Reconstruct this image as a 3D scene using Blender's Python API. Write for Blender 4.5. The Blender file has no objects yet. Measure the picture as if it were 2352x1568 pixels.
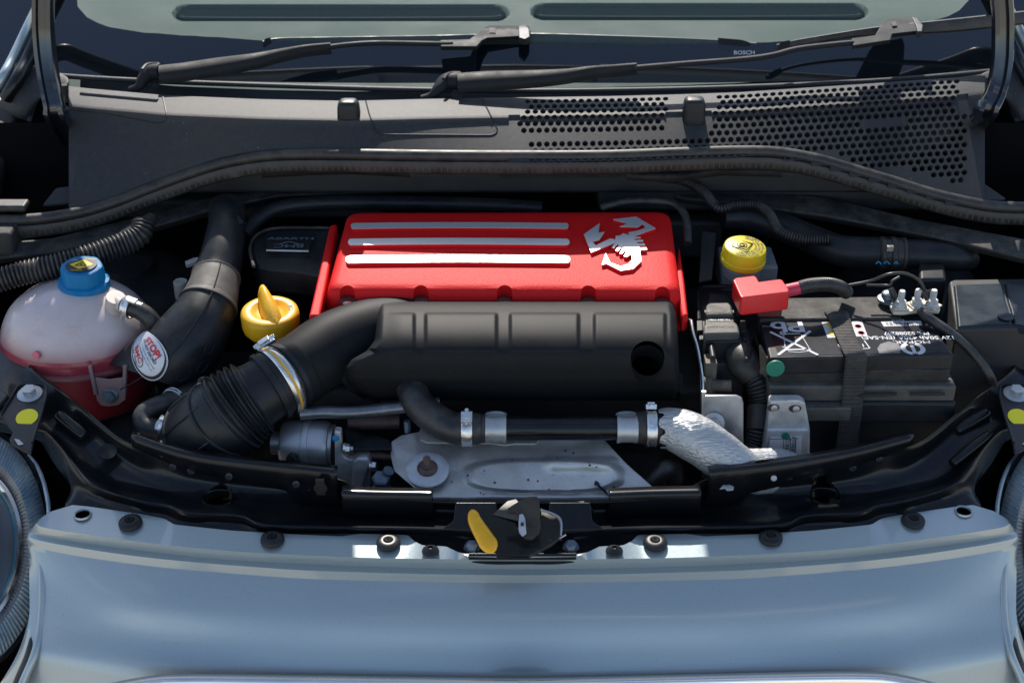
import bpy, bmesh, math, random
from mathutils import Vector as V, Matrix
R = math.radians
random.seed(7)
sc = bpy.context.scene
COL = sc.collection
# ---------------------------------------------------------------- camera, sky, sun, exposure
TILT = R(31)
CAM = V((0, -1.311, 1.588))
FPX = 3267.0            # focal length in pixels of a 2352 px wide picture
cd = bpy.data.cameras.new('camera'); cam = bpy.data.objects.new('camera', cd); COL.objects.link(cam)
cam.location = CAM; cam.rotation_euler = (R(90) - TILT, 0, 0)
cd.sensor_width = 36; cd.lens = 36 * FPX / 2352; cd.clip_start = .05; cd.clip_end = 900
cd.dof.use_dof = True; cd.dof.focus_distance = 1.46; cd.dof.aperture_fstop = 9.0
sc.camera = cam
SUN_EL, SUN_AZ = R(42.0), R(-5)      # the sun stands behind the car, a little to the left
w = bpy.data.worlds.new("World"); sc.world = w; w.use_nodes = True
nt = w.node_tree; bg = nt.nodes['Background']
sky = nt.nodes.new('ShaderNodeTexSky'); sky.sky_type = 'NISHITA'; sky.sun_disc = False
sky.sun_elevation = SUN_EL; sky.sun_rotation = SUN_AZ; sky.air_density = 1.0; sky.dust_density = .6
tcw = nt.nodes.new('ShaderNodeTexCoord'); mpw = nt.nodes.new('ShaderNodeMapping'); mpw.inputs['Scale'].default_value = (1, 1, 2.2)
nzw = nt.nodes.new('ShaderNodeTexNoise'); nzw.inputs['Scale'].default_value = 2.1; nzw.inputs['Detail'].default_value = 9; nzw.inputs['Roughness'].default_value = .6
crw = nt.nodes.new('ShaderNodeValToRGB'); crw.color_ramp.elements[0].position = .53; crw.color_ramp.elements[1].position = .72
mxw = nt.nodes.new('ShaderNodeMix'); mxw.data_type = 'RGBA'; mxw.inputs[7].default_value = (6.5, 6.7, 7.2, 1)
nt.links.new(tcw.outputs['Generated'], mpw.inputs[0]); nt.links.new(mpw.outputs[0], nzw.inputs['Vector'])
nt.links.new(nzw.outputs[0], crw.inputs[0]); nt.links.new(crw.outputs[0], mxw.inputs[0])
nt.links.new(sky.outputs[0], mxw.inputs[6]); nt.links.new(mxw.outputs[2], bg.inputs[0])
bg.inputs[1].default_value = .145
sd = bpy.data.lights.new('sun', 'SUN'); sun = bpy.data.objects.new('sun', sd); COL.objects.link(sun)
sd.energy = 4.7; sd.angle = R(.55); sd.color = (1, .93, .84)
SDIR = V((math.sin(SUN_AZ) * math.cos(SUN_EL), math.cos(SUN_AZ) * math.cos(SUN_EL), math.sin(SUN_EL)))
sun.rotation_euler = SDIR.to_track_quat('Z', 'Y').to_euler(); sun.location = (0, 3, 3)
sc.view_settings.view_transform = 'Standard'; sc.view_settings.look = 'None'
sc.view_settings.exposure = .55; sc.view_settings.gamma = 1
sc.cycles.max_bounces = 8; sc.cycles.transparent_max_bounces = 12; sc.cycles.caustics_reflective = False; sc.cycles.caustics_refractive = False
sc.cycles.sample_clamp_indirect = 4

# ---------------------------------------------------------------- measuring: a photo pixel on a plane of known height / depth
cT, sT = math.cos(TILT), math.sin(TILT)
def ray(px, py):
    a = (px - 1176) / FPX; b = (784 - py) / FPX
    return V((a, cT + b * sT, -sT + b * cT))
def P(px, py, z):
    d = ray(px, py); return CAM + d * ((z - CAM.z) / d.z)
def Q(px, py, y):
    d = ray(px, py); return CAM + d * ((y - CAM.y) / d.y)
def S(px, py, z): return ((z - CAM.z) / ray(px, py).z) / FPX       # metres per pixel there

# ---------------------------------------------------------------- materials
MATS = {}
def mat(name, col, rough=.5, metal=0., noise=0., nscale=40., bump=0., bscale=600., dust=0., dscale=30., dcol=(.32, .29, .25),
        coat=0., trans=0., alpha=1., sss=0., specks=0., ior=1.5, spec=.5, emis=None, aniso=None):
    m = bpy.data.materials.new(name); m.use_nodes = True; t = m.node_tree; N = t.nodes; L = t.links
    b = N['Principled BSDF']; tc = N.new('ShaderNodeTexCoord')
    b.inputs['Base Color'].default_value = (*col, 1); b.inputs['Roughness'].default_value = rough
    b.inputs['Metallic'].default_value = metal; b.inputs['Coat Weight'].default_value = coat; b.inputs['Coat Roughness'].default_value = .03
    b.inputs['Transmission Weight'].default_value = trans; b.inputs['IOR'].default_value = ior
    b.inputs['Specular IOR Level'].default_value = spec
    if sss: b.inputs['Subsurface Weight'].default_value = sss; b.inputs['Subsurface Radius'].default_value = (.02, .012, .01); b.inputs['Subsurface Scale'].default_value = 1
    cur = None
    def ntex(scale, detail=6, rg=.6):
        n = N.new('ShaderNodeTexNoise'); n.inputs['Scale'].default_value = scale; n.inputs['Detail'].default_value = detail; n.inputs['Roughness'].default_value = rg
        L.new(tc.outputs['Object'], n.inputs['Vector']); return n
    def mixc(fac, a, bcol):
        x = N.new('ShaderNodeMix'); x.data_type = 'RGBA'
        L.new(fac, x.inputs[0])
        if a is None: x.inputs[6].default_value = (*col, 1)
        else: L.new(a, x.inputs[6])
        x.inputs[7].default_value = (*bcol, 1); return x.outputs[2]
    def ramp(src, lo, hi, amt=1.):
        r = N.new('ShaderNodeMapRange'); r.inputs[1].default_value = lo; r.inputs[2].default_value = hi; r.inputs[4].default_value = amt
        L.new(src, r.inputs[0]); return r.outputs[0]
    if noise:
        n = ntex(nscale); cur = mixc(ramp(n.outputs[0], .35, .7, noise), cur, tuple(min(1, c * 2.2 + .01) for c in col))
        L.new(ramp(n.outputs[0], .3, .7, 1), (mr := N.new('ShaderNodeMapRange')).inputs[0])
        mr.inputs[3].default_value = max(0, rough - .09); mr.inputs[4].default_value = min(1, rough + .14); L.new(mr.outputs[0], b.inputs['Roughness'])
    if dust:
        n = ntex(dscale, 9, .72); n2 = ntex(dscale * 14, 3, .7)
        mu = N.new('ShaderNodeMath'); mu.operation = 'MULTIPLY'; L.new(ramp(n.outputs[0], .42, .7, 1), mu.inputs[0]); L.new(ramp(n2.outputs[0], .3, .7, 1), mu.inputs[1])
        ge = N.new('ShaderNodeNewGeometry'); sx = N.new('ShaderNodeSeparateXYZ'); L.new(ge.outputs['Normal'], sx.inputs[0])
        mu2 = N.new('ShaderNodeMath'); mu2.operation = 'MULTIPLY'; L.new(mu.outputs[0], mu2.inputs[0]); L.new(ramp(sx.outputs[2], -.6, .9, dust), mu2.inputs[1])
        cur = mixc(mu2.outputs[0], cur, dcol)
    if specks:
        v = N.new('ShaderNodeTexVoronoi'); v.inputs['Scale'].default_value = 190; L.new(tc.outputs['Object'], v.inputs['Vector'])
        n = ntex(23, 3)
        a = N.new('ShaderNodeMath'); a.operation = 'LESS_THAN'; L.new(v.outputs['Distance'], a.inputs[0])
        L.new(ramp(n.outputs[0], .48, .75, specks * .3), a.inputs[1])
        cur = mixc(a.outputs[0], cur, (.45, .44, .42))
    if cur is not None: L.new(cur, b.inputs['Base Color'])
    if bump:
        n = ntex(bscale, 3); bp = N.new('ShaderNodeBump'); bp.inputs['Strength'].default_value = bump; bp.inputs['Distance'].default_value = .001
        L.new(n.outputs[0], bp.inputs['Height']); L.new(bp.outputs[0], b.inputs['Normal'])
    if alpha < 1:
        out = N['Material Output']; tr = N.new('ShaderNodeBsdfTransparent'); mx = N.new('ShaderNodeMixShader')
        mx.inputs[0].default_value = alpha; L.new(tr.outputs[0], mx.inputs[1]); L.new(b.outputs[0], mx.inputs[2]); L.new(mx.outputs[0], out.inputs[0])
    MATS[name] = m; return m
M_paint = mat('grey_metallic_paint', (.32, .38, .40), .34, .45, noise=.06, nscale=900, coat=1., bump=.02, bscale=2500)
M_black = mat('black_gloss_paint', (.004, .005, .007), .28, 0, dust=.07, dscale=18, specks=.32, coat=.28, spec=.2, bump=.05, bscale=60)
M_plas = mat('black_plastic', (.010, .011, .013), .56, 0, bump=.12, bscale=900, dust=.04, specks=.14, spec=.14)
M_plas2 = mat('satin_black_plastic', (.010, .012, .015), .38, 0, noise=.3, bump=.08, bscale=900, dust=.08, dscale=22, specks=.15, spec=.28)
M_dark = mat('dark_bay_plastic', (.013, .014, .016), .6, 0, noise=.3, dust=.10)
M_dusty = mat('dusty_black_plastic', (.016, .016, .016), .65, 0, noise=.4, dust=.42, dscale=45, spec=.3)
M_cowl = mat('cowl_plastic', (.030, .032, .036), .5, 0, bump=.3, bscale=1500, dust=.10, dscale=160, specks=.35, spec=.22)
M_rub = mat('weathered_rubber', (.022, .020, .019), .45, 0, noise=.4, nscale=60, bump=.15, bscale=800, dust=.22, dscale=60, spec=.4)
M_rubd = mat('black_rubber', (.014, .014, .015), .45, 0, noise=.4, nscale=50, bump=.1, bscale=500, dust=.3, dscale=50)
M_red = mat('red_crackle_plastic', (.64, .012, .013), .52, 0, spec=.16, bump=.5, bscale=620)
M_redrecess = mat('dark_red_recess', (.07, .012, .012), .7, 0, noise=.6, nscale=120, bump=.3)  # darker, mottled red for the recess bottoms
M_emb = mat('brushed_emblem_metal', (.78, .79, .80), .33, .55)
M_yel = mat('yellow_cap_plastic', (.82, .43, .010), .45, 0, dust=.75, dscale=34, dcol=(.10, .06, .02), bump=.1, bscale=300)
M_yel2 = mat('lemon_cap_plastic', (.62, .50, .012), .4, 0, dust=.3, dscale=60, dcol=(.15, .12, .02), bump=.1)
M_yelm = mat('yellow_lever_plastic', (.86, .42, .008), .33, 0, dust=.35, dscale=90, dcol=(.3, .12, .02), bump=.15, bscale=300)
M_blue = mat('blue_cap_plastic', (.002, .145, .34), .5, 0, spec=.25, bump=.2, bscale=500, noise=.1)
M_redp = mat('red_cover_plastic', (.62, .012, .018), .32, 0, dust=.45, dscale=60, dcol=(.25, .10, .08), bump=.1)
M_steel = mat('galvanised_steel', (.36, .37, .385), .42, .75, noise=.5, nscale=35, bump=.2, bscale=300, dust=.4, dscale=70, dcol=(.12, .11, .10))
M_shield = mat('dull_aluminium_shield', (.46, .44, .42), .42, .65, noise=.5, nscale=9, bump=.3, bscale=260, dust=.45, dscale=28, dcol=(.22, .21, .20))
M_cast = mat('cast_aluminium', (.42, .42, .42), .5, .5, noise=.4, nscale=70, bump=.5, bscale=700, dust=.3, dscale=160, dcol=(.1, .1, .1))
M_chrome = mat('chrome', (.86, .76, .68), .14, 1., noise=.03)  # warm tint stands in for pale ground mirrored in the trim
M_clamp = mat('bright_clamp_steel', (.62, .62, .62), .25, .9, noise=.2, nscale=90)
M_rust = mat('rusty_steel', (.10, .065, .055), .6, .5, noise=.6, nscale=150, bump=.6, bscale=500)
M_blust = mat('blued_bolt_steel', (.11, .14, .17), .42, .6, noise=.5, nscale=120, bump=.3, bscale=400)
M_foil = mat('crinkled_foil', (.44, .45, .46), .48, .55, dust=.2, dscale=80, dcol=(.3, .28, .25))
M_tank = mat('milky_tank_plastic', (.30, .25, .26), .38, 0, sss=.25, noise=.15, nscale=20, dust=.3, dscale=12, dcol=(.34, .28, .24), trans=.0)
M_milky = mat('milky_nozzle_plastic', (.48, .42, .38), .45, 0, sss=.2, dust=.3, dscale=60)
M_coolred = mat('coolant_tank_red', (.26, .022, .035), .3, 0, noise=.3, nscale=12, coat=.3)
M_white = mat('white_print', (.55, .56, .58), .6, 0, spec=.2)
M_silver = mat('silver_sticker', (.55, .57, .62), .35, .2)
M_redprint = mat('red_print', (.55, .01, .02), .5)
M_blackprint = mat('black_print', (.008, .008, .009), .5)
M_label = mat('black_label_film', (.009, .010, .013), .3, 0, dust=.35, dscale=16, dcol=(.10, .10, .11), spec=.2)
M_green = mat('green_sticker', (.005, .17, .11), .5, 0, dust=.2)
M_yelst = mat('yellow_sticker', (.85, .72, .01), .5, 0, bump=.1, bscale=90)
M_ydot = mat('yellow_print', (.80, .55, .02), .5)
M_orange = mat('orange_paint_mark', (.7, .38, .04), .5)
M_bluemark = mat('blue_paint_mark', (.01, .18, .38), .5)
M_wip = mat('wiper_plastic', (.014, .015, .017), .58, 0, spec=.16, noise=.2, bump=.1, bscale=700, dust=.05, specks=.1)
M_dsteel = mat('dark_steel_tube', (.13, .14, .155), .35, .8, noise=.5, nscale=60, dust=.4, dscale=90, dcol=(.04, .04, .04))
M_collar = mat('dust_coated_plastic', (.05, .048, .044), .6, 0, noise=.3, dust=.8, dscale=55, dcol=(.22, .20, .17), bump=.2, bscale=700)
M_web = mat('webbing', (.030, .028, .027), .75, 0, bump=.4, bscale=900, dust=.35, dscale=50)
M_glass = mat('windscreen_glass', (.05, .08, .075), .02, 0, alpha=.30, spec=.6)
M_frit = mat('windscreen_black_band', (.004, .006, .009), .03, 0, specks=.12, coat=.4)
M_dash = mat('dashboard_plastic', (.060, .092, .078), .75, 0, bump=.5, bscale=900, noise=.15, nscale=8, spec=.25)
M_dashd = mat('dashboard_shade_black', (.004, .009, .012), .95, 0, spec=.02)  # near black stands in for shade in the slots and cabin
M_lens = mat('clear_lens', (.01, .012, .015), .02, 0, alpha=.16, spec=1., coat=1.)
M_flute = mat('fluted_lens_ring', (.42, .58, .70), .15, .2, noise=1., nscale=26, coat=1.)
M_lampin = mat('lamp_reflector', (.50, .52, .55), .1, .95)
M_lampbl = mat('lamp_blue_ring', (.10, .42, .60), .12, .8)
M_void = mat('bay_shade_black', (.005, .005, .006), .95, 0, spec=.03)  # near black colour stands in for the shade deep in the bay
M_ground = mat('pale_concrete', (.46, .41, .34), .85, 0, noise=.3, nscale=6, dust=.3, dscale=3)
M_sky = None
# webbing weave
t = M_web.node_tree; wv = t.nodes.new('ShaderNodeTexWave'); wv.bands_direction = 'Y'; wv.inputs['Scale'].default_value = 150; wv.inputs['Distortion'].default_value = .6
tc = t.nodes.new('ShaderNodeTexCoord'); t.links.new(tc.outputs['UV'], wv.inputs[0])
# foil wrinkles
t = M_foil.node_tree; tc = t.nodes.new('ShaderNodeTexCoord'); mp = t.nodes.new('ShaderNodeMapping')
mp.inputs['Rotation'].default_value = (0, R(28), R(35)); mp.inputs['Scale'].default_value = (90, 420, 340)
vo = t.nodes.new('ShaderNodeTexVoronoi'); vo.feature = 'SMOOTH_F1'; vo.inputs['Scale'].default_value = 1.3; nz = t.nodes.new('ShaderNodeTexNoise'); nz.inputs['Scale'].default_value = 1.3
ad = t.nodes.new('ShaderNodeMath'); bp = t.nodes.new('ShaderNodeBump'); bp.inputs['Strength'].default_value = 1.; bp.inputs['Distance'].default_value = .0011
t.links.new(tc.outputs['Object'], mp.inputs[0]); t.links.new(mp.outputs[0], vo.inputs[0]); t.links.new(mp.outputs[0], nz.inputs[0])
t.links.new(vo.outputs[0], ad.inputs[0]); t.links.new(nz.outputs[0], ad.inputs[1]); t.links.new(ad.outputs[0], bp.inputs['Height']); t.links.new(bp.outputs[0], t.nodes['Principled BSDF'].inputs['Normal'])

# ---------------------------------------------------------------- geometry helpers
def cat(pts, n):
    """Catmull-Rom through pts (tuples or Vectors), n samples in all."""
    p = [tuple(a) for a in pts]; m = len(p); out = []
    if m == 1: return [V(p[0]) if len(p[0]) == 3 else p[0]] * n
    for i in range(n):
        t = i / (n - 1) * (m - 1); k = min(int(t), m - 2); f = t - k
        a, b, c, d = p[max(k - 1, 0)], p[k], p[k + 1], p[min(k + 2, m - 1)]
        out.append(tuple(.5 * (2 * b[j] + (c[j] - a[j]) * f + (2 * a[j] - 5 * b[j] + 4 * c[j] - d[j]) * f * f + (3 * b[j] - a[j] - 3 * c[j] + d[j]) * f ** 3) for j in range(len(b))))
    return out
def lerpx(pts, n, smooth=False):
    """resample a polyline of tuples evenly by arc length (first two coordinates)."""
    if smooth: pts = cat(pts, len(pts) * 8)
    L = [0]
    for a, b in zip(pts, pts[1:]): L.append(L[-1] + math.hypot(b[0] - a[0], b[1] - a[1]) + 1e-9)
    out = []; k = 0
    for i in range(n):
        s = L[-1] * i / (n - 1)
        while k < len(L) - 2 and L[k + 1] < s: k += 1
        f = (s - L[k]) / (L[k + 1] - L[k]); f = min(max(f, 0), 1)
        out.append(tuple(x + (y - x) * f for x, y in zip(pts[k], pts[k + 1])))
    return out
def interp(pts, x):
    if x <= pts[0][0]: return pts[0][1]
    for a, b in zip(pts, pts[1:]):
        if x <= b[0]: return a[1] + (b[1] - a[1]) * (x - a[0]) / (b[0] - a[0])
    return pts[-1][1]
class Fr:
    """a local frame: origin, x axis, y axis -> z = x cross y"""
    def __init__(s, o, x=(1, 0, 0), y=(0, 1, 0)):
        s.o = V(o); s.x = V(x).normalized(); s.z = s.x.cross(V(y)).normalized(); s.y = s.z.cross(s.x)
    def __call__(s, a, b, c=0): return s.o + s.x * a + s.y * b + s.z * c
def axfr(o, z, xh=(1, 0, 0)):
    z = V(z).normalized(); x = V(xh) - z * V(xh).dot(z)
    if x.length < 1e-4: x = V((0, 1, 0)) - z * z.y
    x.normalize(); return Fr(o, x, z.cross(x))
ORG = {}
class G:
    def __init__(s): s.v = []; s.f = []; s.uv = None
    def add(s, vs, fs):
        o = len(s.v); s.v += [V(a) for a in vs]; s.f += [tuple(i + o for i in f) for f in fs]; return s
    def grid(s, rows, closed=False, flip=False):
        n = len(rows[0]); vs = [p for r in rows for p in r]; fs = []
        for i in range(len(rows) - 1):
            for j in range(n if closed else n - 1):
                a, b = i * n + j, i * n + (j + 1) % n
                q = (a, b, b + n, a + n); fs.append(q[::-1] if flip else q)
        return s.add(vs, fs)
    def box(s, fr, sx, sy, sz, z0=None):
        """box sized sx,sy,sz in frame; centred in x,y; z from z0 (default -sz/2)"""
        z0 = -sz / 2 if z0 is None else z0
        vs = [fr(x * sx / 2, y * sy / 2, z) for z in (z0, z0 + sz) for x, y in ((-1, -1), (1, -1), (1, 1), (-1, 1))]
        return s.add(vs, [(3, 2, 1, 0), (4, 5, 6, 7), (0, 1, 5, 4), (1, 2, 6, 5), (2, 3, 7, 6), (3, 0, 4, 7)])
    def prism(s, fr, poly, z0, z1, top=1.):
        n = len(poly); cx = sum(p[0] for p in poly) / n; cy = sum(p[1] for p in poly) / n
        vs = [fr(x, y, z0) for x, y in poly] + [fr(cx + (x - cx) * top, cy + (y - cy) * top, z1) for x, y in poly]
        return s.add(vs, [tuple(range(n))[::-1], tuple(range(n, 2 * n))] + [(i, (i + 1) % n, n + (i + 1) % n, n + i) for i in range(n)])
    def wprism(s, pts, dirv):
        """prism from world points pushed along dirv"""
        n = len(pts); d = V(dirv); vs = [V(p) for p in pts] + [V(p) + d for p in pts]
        return s.add(vs, [tuple(range(n))[::-1], tuple(range(n, 2 * n))] + [(i, (i + 1) % n, n + (i + 1) % n, n + i) for i in range(n)])
    def lathe(s, fr, prof, seg=32, mod=None, a0=0, a1=None):
        rows = []
        for r, z in prof:
            rows.append([fr((r * (mod(r, z, 2 * math.pi * k / seg) if mod else 1)) * math.cos(2 * math.pi * k / seg), (r * (mod(r, z, 2 * math.pi * k / seg) if mod else 1)) * math.sin(2 * math.pi * k / seg), z) for k in range(seg)])
        s.grid(rows, closed=True)
        n = len(s.v)
        if prof[0][0] > 1e-6: s.f.append(tuple(range(n - len(prof) * seg, n - (len(prof) - 1) * seg))[::-1])
        if prof[-1][0] > 1e-6: s.f.append(tuple(range(n - seg, n)))
        return s
    def tube(s, pts, r, seg=14, n=None, caps=True, ell=1., up=None, smooth=True):
        """pts: world points; r: radius or list of radii per point"""
        rs = r if isinstance(r, (list, tuple)) else [r] * len(pts)
        q = [(*p, rr) for p, rr in zip(pts, rs)]
        if smooth and len(pts) > 2: q = cat(q, n or len(pts) * 6)
        elif n: q = cat(q, n)
        C = [V(a[:3]) for a in q]; rr = [a[3] for a in q]; rows = []; nx = None
        for i, c in enumerate(C):
            t = (C[min(i + 1, len(C) - 1)] - C[max(i - 1, 0)]).normalized()
            if nx is None:
                nx = V(up) if up else (V((0, 0, 1)) if abs(t.z) < .9 else V((1, 0, 0)))
            nx = (nx - t * nx.dot(t)).normalized(); bn = t.cross(nx)
            rows.append([c + nx * (rr[i] * ell * math.cos(2 * math.pi * k / seg)) + bn * (rr[i] * math.sin(2 * math.pi * k / seg)) for k in range(seg)])
        o = len(s.v); s.grid(rows, closed=True)
        if caps:
            s.f.append(tuple(range(o, o + seg))); m = len(s.v); s.f.append(tuple(range(m - seg, m))[::-1])
        return s
    def corr(s, pts, r, pitch, amp, seg=20, ell=1.):
        """corrugated hose"""
        q = cat([tuple(p) for p in pts], 200); L = sum((V(a) - V(b)).length for a, b in zip(q, q[1:]))
        n = max(8, int(L / pitch * 6)); pp = lerp3(q, n)
        rs = [r - amp * (.5 + .5 * math.cos(2 * math.pi * i / 6)) ** 1.6 for i in range(n)]
        return s.tube(pp, rs, seg, n=n, smooth=False, ell=ell)
    def out(s, name, m, parent=None, sharp=35, bevel=0, solid=0, bseg=2, label=None, off=1, sub=0):
        if not parent:
            lo = V((min(v.x for v in s.v), min(v.y for v in s.v), min(v.z for v in s.v))); hi = V((max(v.x for v in s.v), max(v.y for v in s.v), max(v.z for v in s.v)))
            o = V(((lo.x + hi.x) / 2, (lo.y + hi.y) / 2, lo.z))
        else: o = ORG[parent.name]
        me = bpy.data.meshes.new(name); me.from_pydata([tuple(v - o) for v in s.v], [], s.f); me.validate()
        bm = bmesh.new(); bm.from_mesh(me)
        if not solid: bmesh.ops.recalc_face_normals(bm, faces=bm.faces)
        bm.to_mesh(me); bm.free()
        me.shade_smooth(); me.set_sharp_from_angle(angle=R(sharp))
        ob = bpy.data.objects.new(name, me); COL.objects.link(ob); me.materials.append(m); ORG[ob.name] = o
        if parent: ob.parent = parent
        else: ob.location = o
        if solid:
            md = ob.modifiers.new('thick', 'SOLIDIFY'); md.thickness = solid; md.offset = off
        if bevel:
            md = ob.modifiers.new('round', 'BEVEL'); md.width = bevel; md.segments = bseg; md.limit_method = 'ANGLE'; md.angle_limit = R(32)
            md.harden_normals = True
        if sub:
            md = ob.modifiers.new('soft', 'SUBSURF'); md.levels = sub; md.render_levels = sub
        if label: ob['label'] = label
        return ob
def lerp3(q, n):
    q = [V(a) for a in q]; L = [0]
    for a, b in zip(q, q[1:]): L.append(L[-1] + (b - a).length)
    out = []; k = 0
    for i in range(n):
        s = L[-1] * i / (n - 1)
        while k < len(L) - 2 and L[k + 1] < s: k += 1
        f = (s - L[k]) / max(L[k + 1] - L[k], 1e-9); out.append(q[k].lerp(q[k + 1], min(max(f, 0), 1)))
    return out
def bake(ob):
    dg = bpy.context.evaluated_depsgraph_get(); me = bpy.data.meshes.new_from_object(ob.evaluated_get(dg)); ob.modifiers.clear(); ob.data = me
def cut(ob, g):
    """saw a hole shaped like g out of ob"""
    par = ob.parent
    c = g.out('cutter', M_dark, par if par else None)
    md = ob.modifiers.new('hole', 'BOOLEAN'); md.operation = 'DIFFERENCE'; md.object = c; md.solver = 'EXACT'
    bake(ob); me = ob.data; me.set_sharp_from_angle(angle=R(35)); bpy.data.objects.remove(c)
def thing(name, label, cate, loc, group=None):
    o = bpy.data.objects.new(name, None); COL.objects.link(o); o.location = loc; o.empty_display_size = .02
    o['label'] = label; o['category'] = cate
    if group: o['group'] = group
    ORG[o.name] = V(loc); return o
def tag(o, label, cate, group=None):
    o['label'] = label; o['category'] = cate
    if group: o['group'] = group
    return o
def struct(o): o['kind'] = 'structure'; return o
def copytree(o, loc, label=None, parent=None):
    c = o.copy(); COL.objects.link(c); ORG[c.name] = V(loc)
    if parent: c.parent = parent
    else: c.location = loc
    if label: c['label'] = label
    for ch in list(o.children): copytree(ch, ch.location, None, c)
    return c
def mir(pts, cx=1201):
    """mirror a row of (px,py,z) given for the left half"""
    return list(pts) + [(2 * cx - p[0], *p[1:]) for p in reversed(pts) if p[0] < cx - 1]
def prow(row, n, smooth=False): return [P(*q) for q in lerpx(row, n, smooth)]
def loft(rows, n, nv=1, smooth=False):
    R0 = [lerpx(r, n, smooth) for r in rows]
    if nv > 1:
        m = (len(rows) - 1) * nv + 1; colz = [cat([r[j] for r in R0], m) for j in range(n)]
        R0 = [[colz[j][i] for j in range(n)] for i in range(m)]
    return [[P(*q) for q in r] for r in R0]
def rrect(w, h, r, n=5, cx=0, cy=0):
    out = []
    for sx, sy, a in ((1, 1, 0), (-1, 1, 90), (-1, -1, 180), (1, -1, 270)):
        for k in range(n):
            t = R(a + 90 * k / (n - 1)); out.append((cx + sx * (w / 2 - r) + r * math.cos(t), cy + sy * (h / 2 - r) + r * math.sin(t)))
    return out
def circ(r, n=24, cx=0, cy=0, ry=None): return [(cx + r * math.cos(2 * math.pi * k / n), cy + (ry or r) * math.sin(2 * math.pi * k / n)) for k in range(n)]
def text(body, size, f, m, parent, name='lettering', bold=0., sx=1.):
    """flat lettering: f maps (x, y, height) to the world"""
    cu = bpy.data.curves.new('t', 'FONT'); cu.body = body; cu.size = size; cu.align_x = 'CENTER'; cu.align_y = 'CENTER'; cu.offset = bold; cu.resolution_u = 3
    ob = bpy.data.objects.new('t', cu); COL.objects.link(ob)
    dg = bpy.context.evaluated_depsgraph_get(); me = bpy.data.meshes.new_from_object(ob.evaluated_get(dg))
    vs = [f(v.co.x * sx, v.co.y, 0) for v in me.vertices]; fs = [tuple(p.vertices) for p in me.polygons]
    bpy.data.objects.remove(ob); bpy.data.meshes.remove(me)
    g = G(); g.add(vs, fs); return g.out(name, m, parent)
def hexbolt(fr, r, h, g=None, flange=1.5, dome=.0):
    g = g or G(); 
    if flange: g.lathe(fr, [(r * flange, 0), (r * flange, h * .18), (r * 1.02, h * .34)], 24)
    g.prism(fr, [(r * math.cos(k * math.pi / 3), r * math.sin(k * math.pi / 3)) for k in range(6)], h * .2, h * .92)
    g.prism(fr, [(r * .93 * math.cos(k * math.pi / 3), r * .93 * math.sin(k * math.pi / 3)) for k in range(6)], h * .92, h, .9)
    return g
def stud(fr, r, h, pitch=.0012, g=None):
    g = g or G(); n = int(h / pitch * 2); prof = [(r * (.88 if i % 2 else 1), h * i / n) for i in range(n)] + [(r * .8, h)]
    return g.lathe(fr, prof, 14)
def band(pts, r, width_pts=None, seg=28, th=.0012): pass
def clampband(c, axis, r, w, name, m, parent, screw=True, ang=90, ell=1., xh=(1, 0, 0)):
    fr = axfr(c, axis, xh); g = G()
    rows = [[fr(rr * math.cos(2 * math.pi * k / 36), rr * ell * math.sin(2 * math.pi * k / 36), z) for k in range(36)] for rr, z in
            ((r, -w / 2), (r + .0014, -w / 2), (r + .0018, -w * .4), (r + .0013, -w * .25), (r + .0013, w * .25), (r + .0018, w * .4), (r + .0014, w / 2), (r, w / 2), (r, -w / 2))]
    g.grid(rows, closed=True); b = g.out(name, m, parent, sharp=30)
    if screw:
        a = R(ang); f2 = axfr(fr((r + .002) * math.cos(a), (r + .002) * ell * math.sin(a), 0), fr.x * math.cos(a) + fr.y * math.sin(a), axis)
        s = G(); s.box(f2, w * 1.05, w * 1.1, .005, 0); s.box(Fr(f2(0, 0, .005), f2.x, f2.y), w * .7, w * .7, .002, 0)
        s.tube([f2(0, -w * .9, .003), f2(0, w * .9, .003)], .0024, 10, smooth=False); s.out('clamp_screw', m, b, bevel=.0004)
    return b

# ================================================================ SETTING
g = G(); g.add([(-400, -400, 0), (400, -400, 0), (400, 400, 0), (-400, 400, 0)], [(0, 1, 2, 3)])
gr = struct(g.out('ground', M_ground)); gr['label'] = 'pale concrete ground under the car'

# ================================================================ CAR BODY
car = thing('car', 'grey blue small car seen from the front with its bonnet raised', 'car', (0, .3, 0))
# ---- nose panel: lip, two steps, curved face
zA = .742
A = mir([(88, 1192, zA), (117, 1174, zA), (167, 1159, zA), (207, 1163, zA), (330, 1181, zA), (377, 1190, zA), (400, 1204, zA), (533, 1218, zA), (667, 1226, zA), (784, 1231, zA),
         (827, 1225, zA), (937, 1228, zA), (951, 1242, zA), (971, 1252, zA), (1024, 1254, zA), (1047, 1265, zA), (1074, 1277, zA), (1201, 1277.5, zA)])
B = mir([(88, 1195, .737), (107, 1212, .737), (333, 1245, .737), (533, 1265, .737), (784, 1278, .737), (1000, 1283, .737), (1201, 1285, .737)])
B2 = mir([(86, 1197, .735), (104, 1215, .735), (333, 1248, .735), (533, 1268, .735), (784, 1281, .735), (1000, 1286, .735), (1201, 1288, .735)])
C = mir([(72, 1213, .722), (97, 1232, .722), (333, 1266, .722), (533, 1286, .722), (784, 1299, .722), (1000, 1305, .722), (1201, 1307, .722)])
D = mir([(70, 1217, .7205), (88, 1240, .7205), (333, 1279, .7205), (633, 1305, .7205), (784, 1312, .7205), (1000, 1318, .7205), (1201, 1320, .7205)])
E = mir([(69, 1220, .717), (84, 1247, .717), (333, 1286, .717), (633, 1312, .717), (784, 1319, .717), (1000, 1325, .717), (1201, 1327, .717)])
F = mir([(72, 1226, .711), (86, 1258, .711), (333, 1298, .711), (633, 1324, .711), (784, 1331, .711), (1000, 1336, .711), (1201, 1338, .711)])
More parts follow.
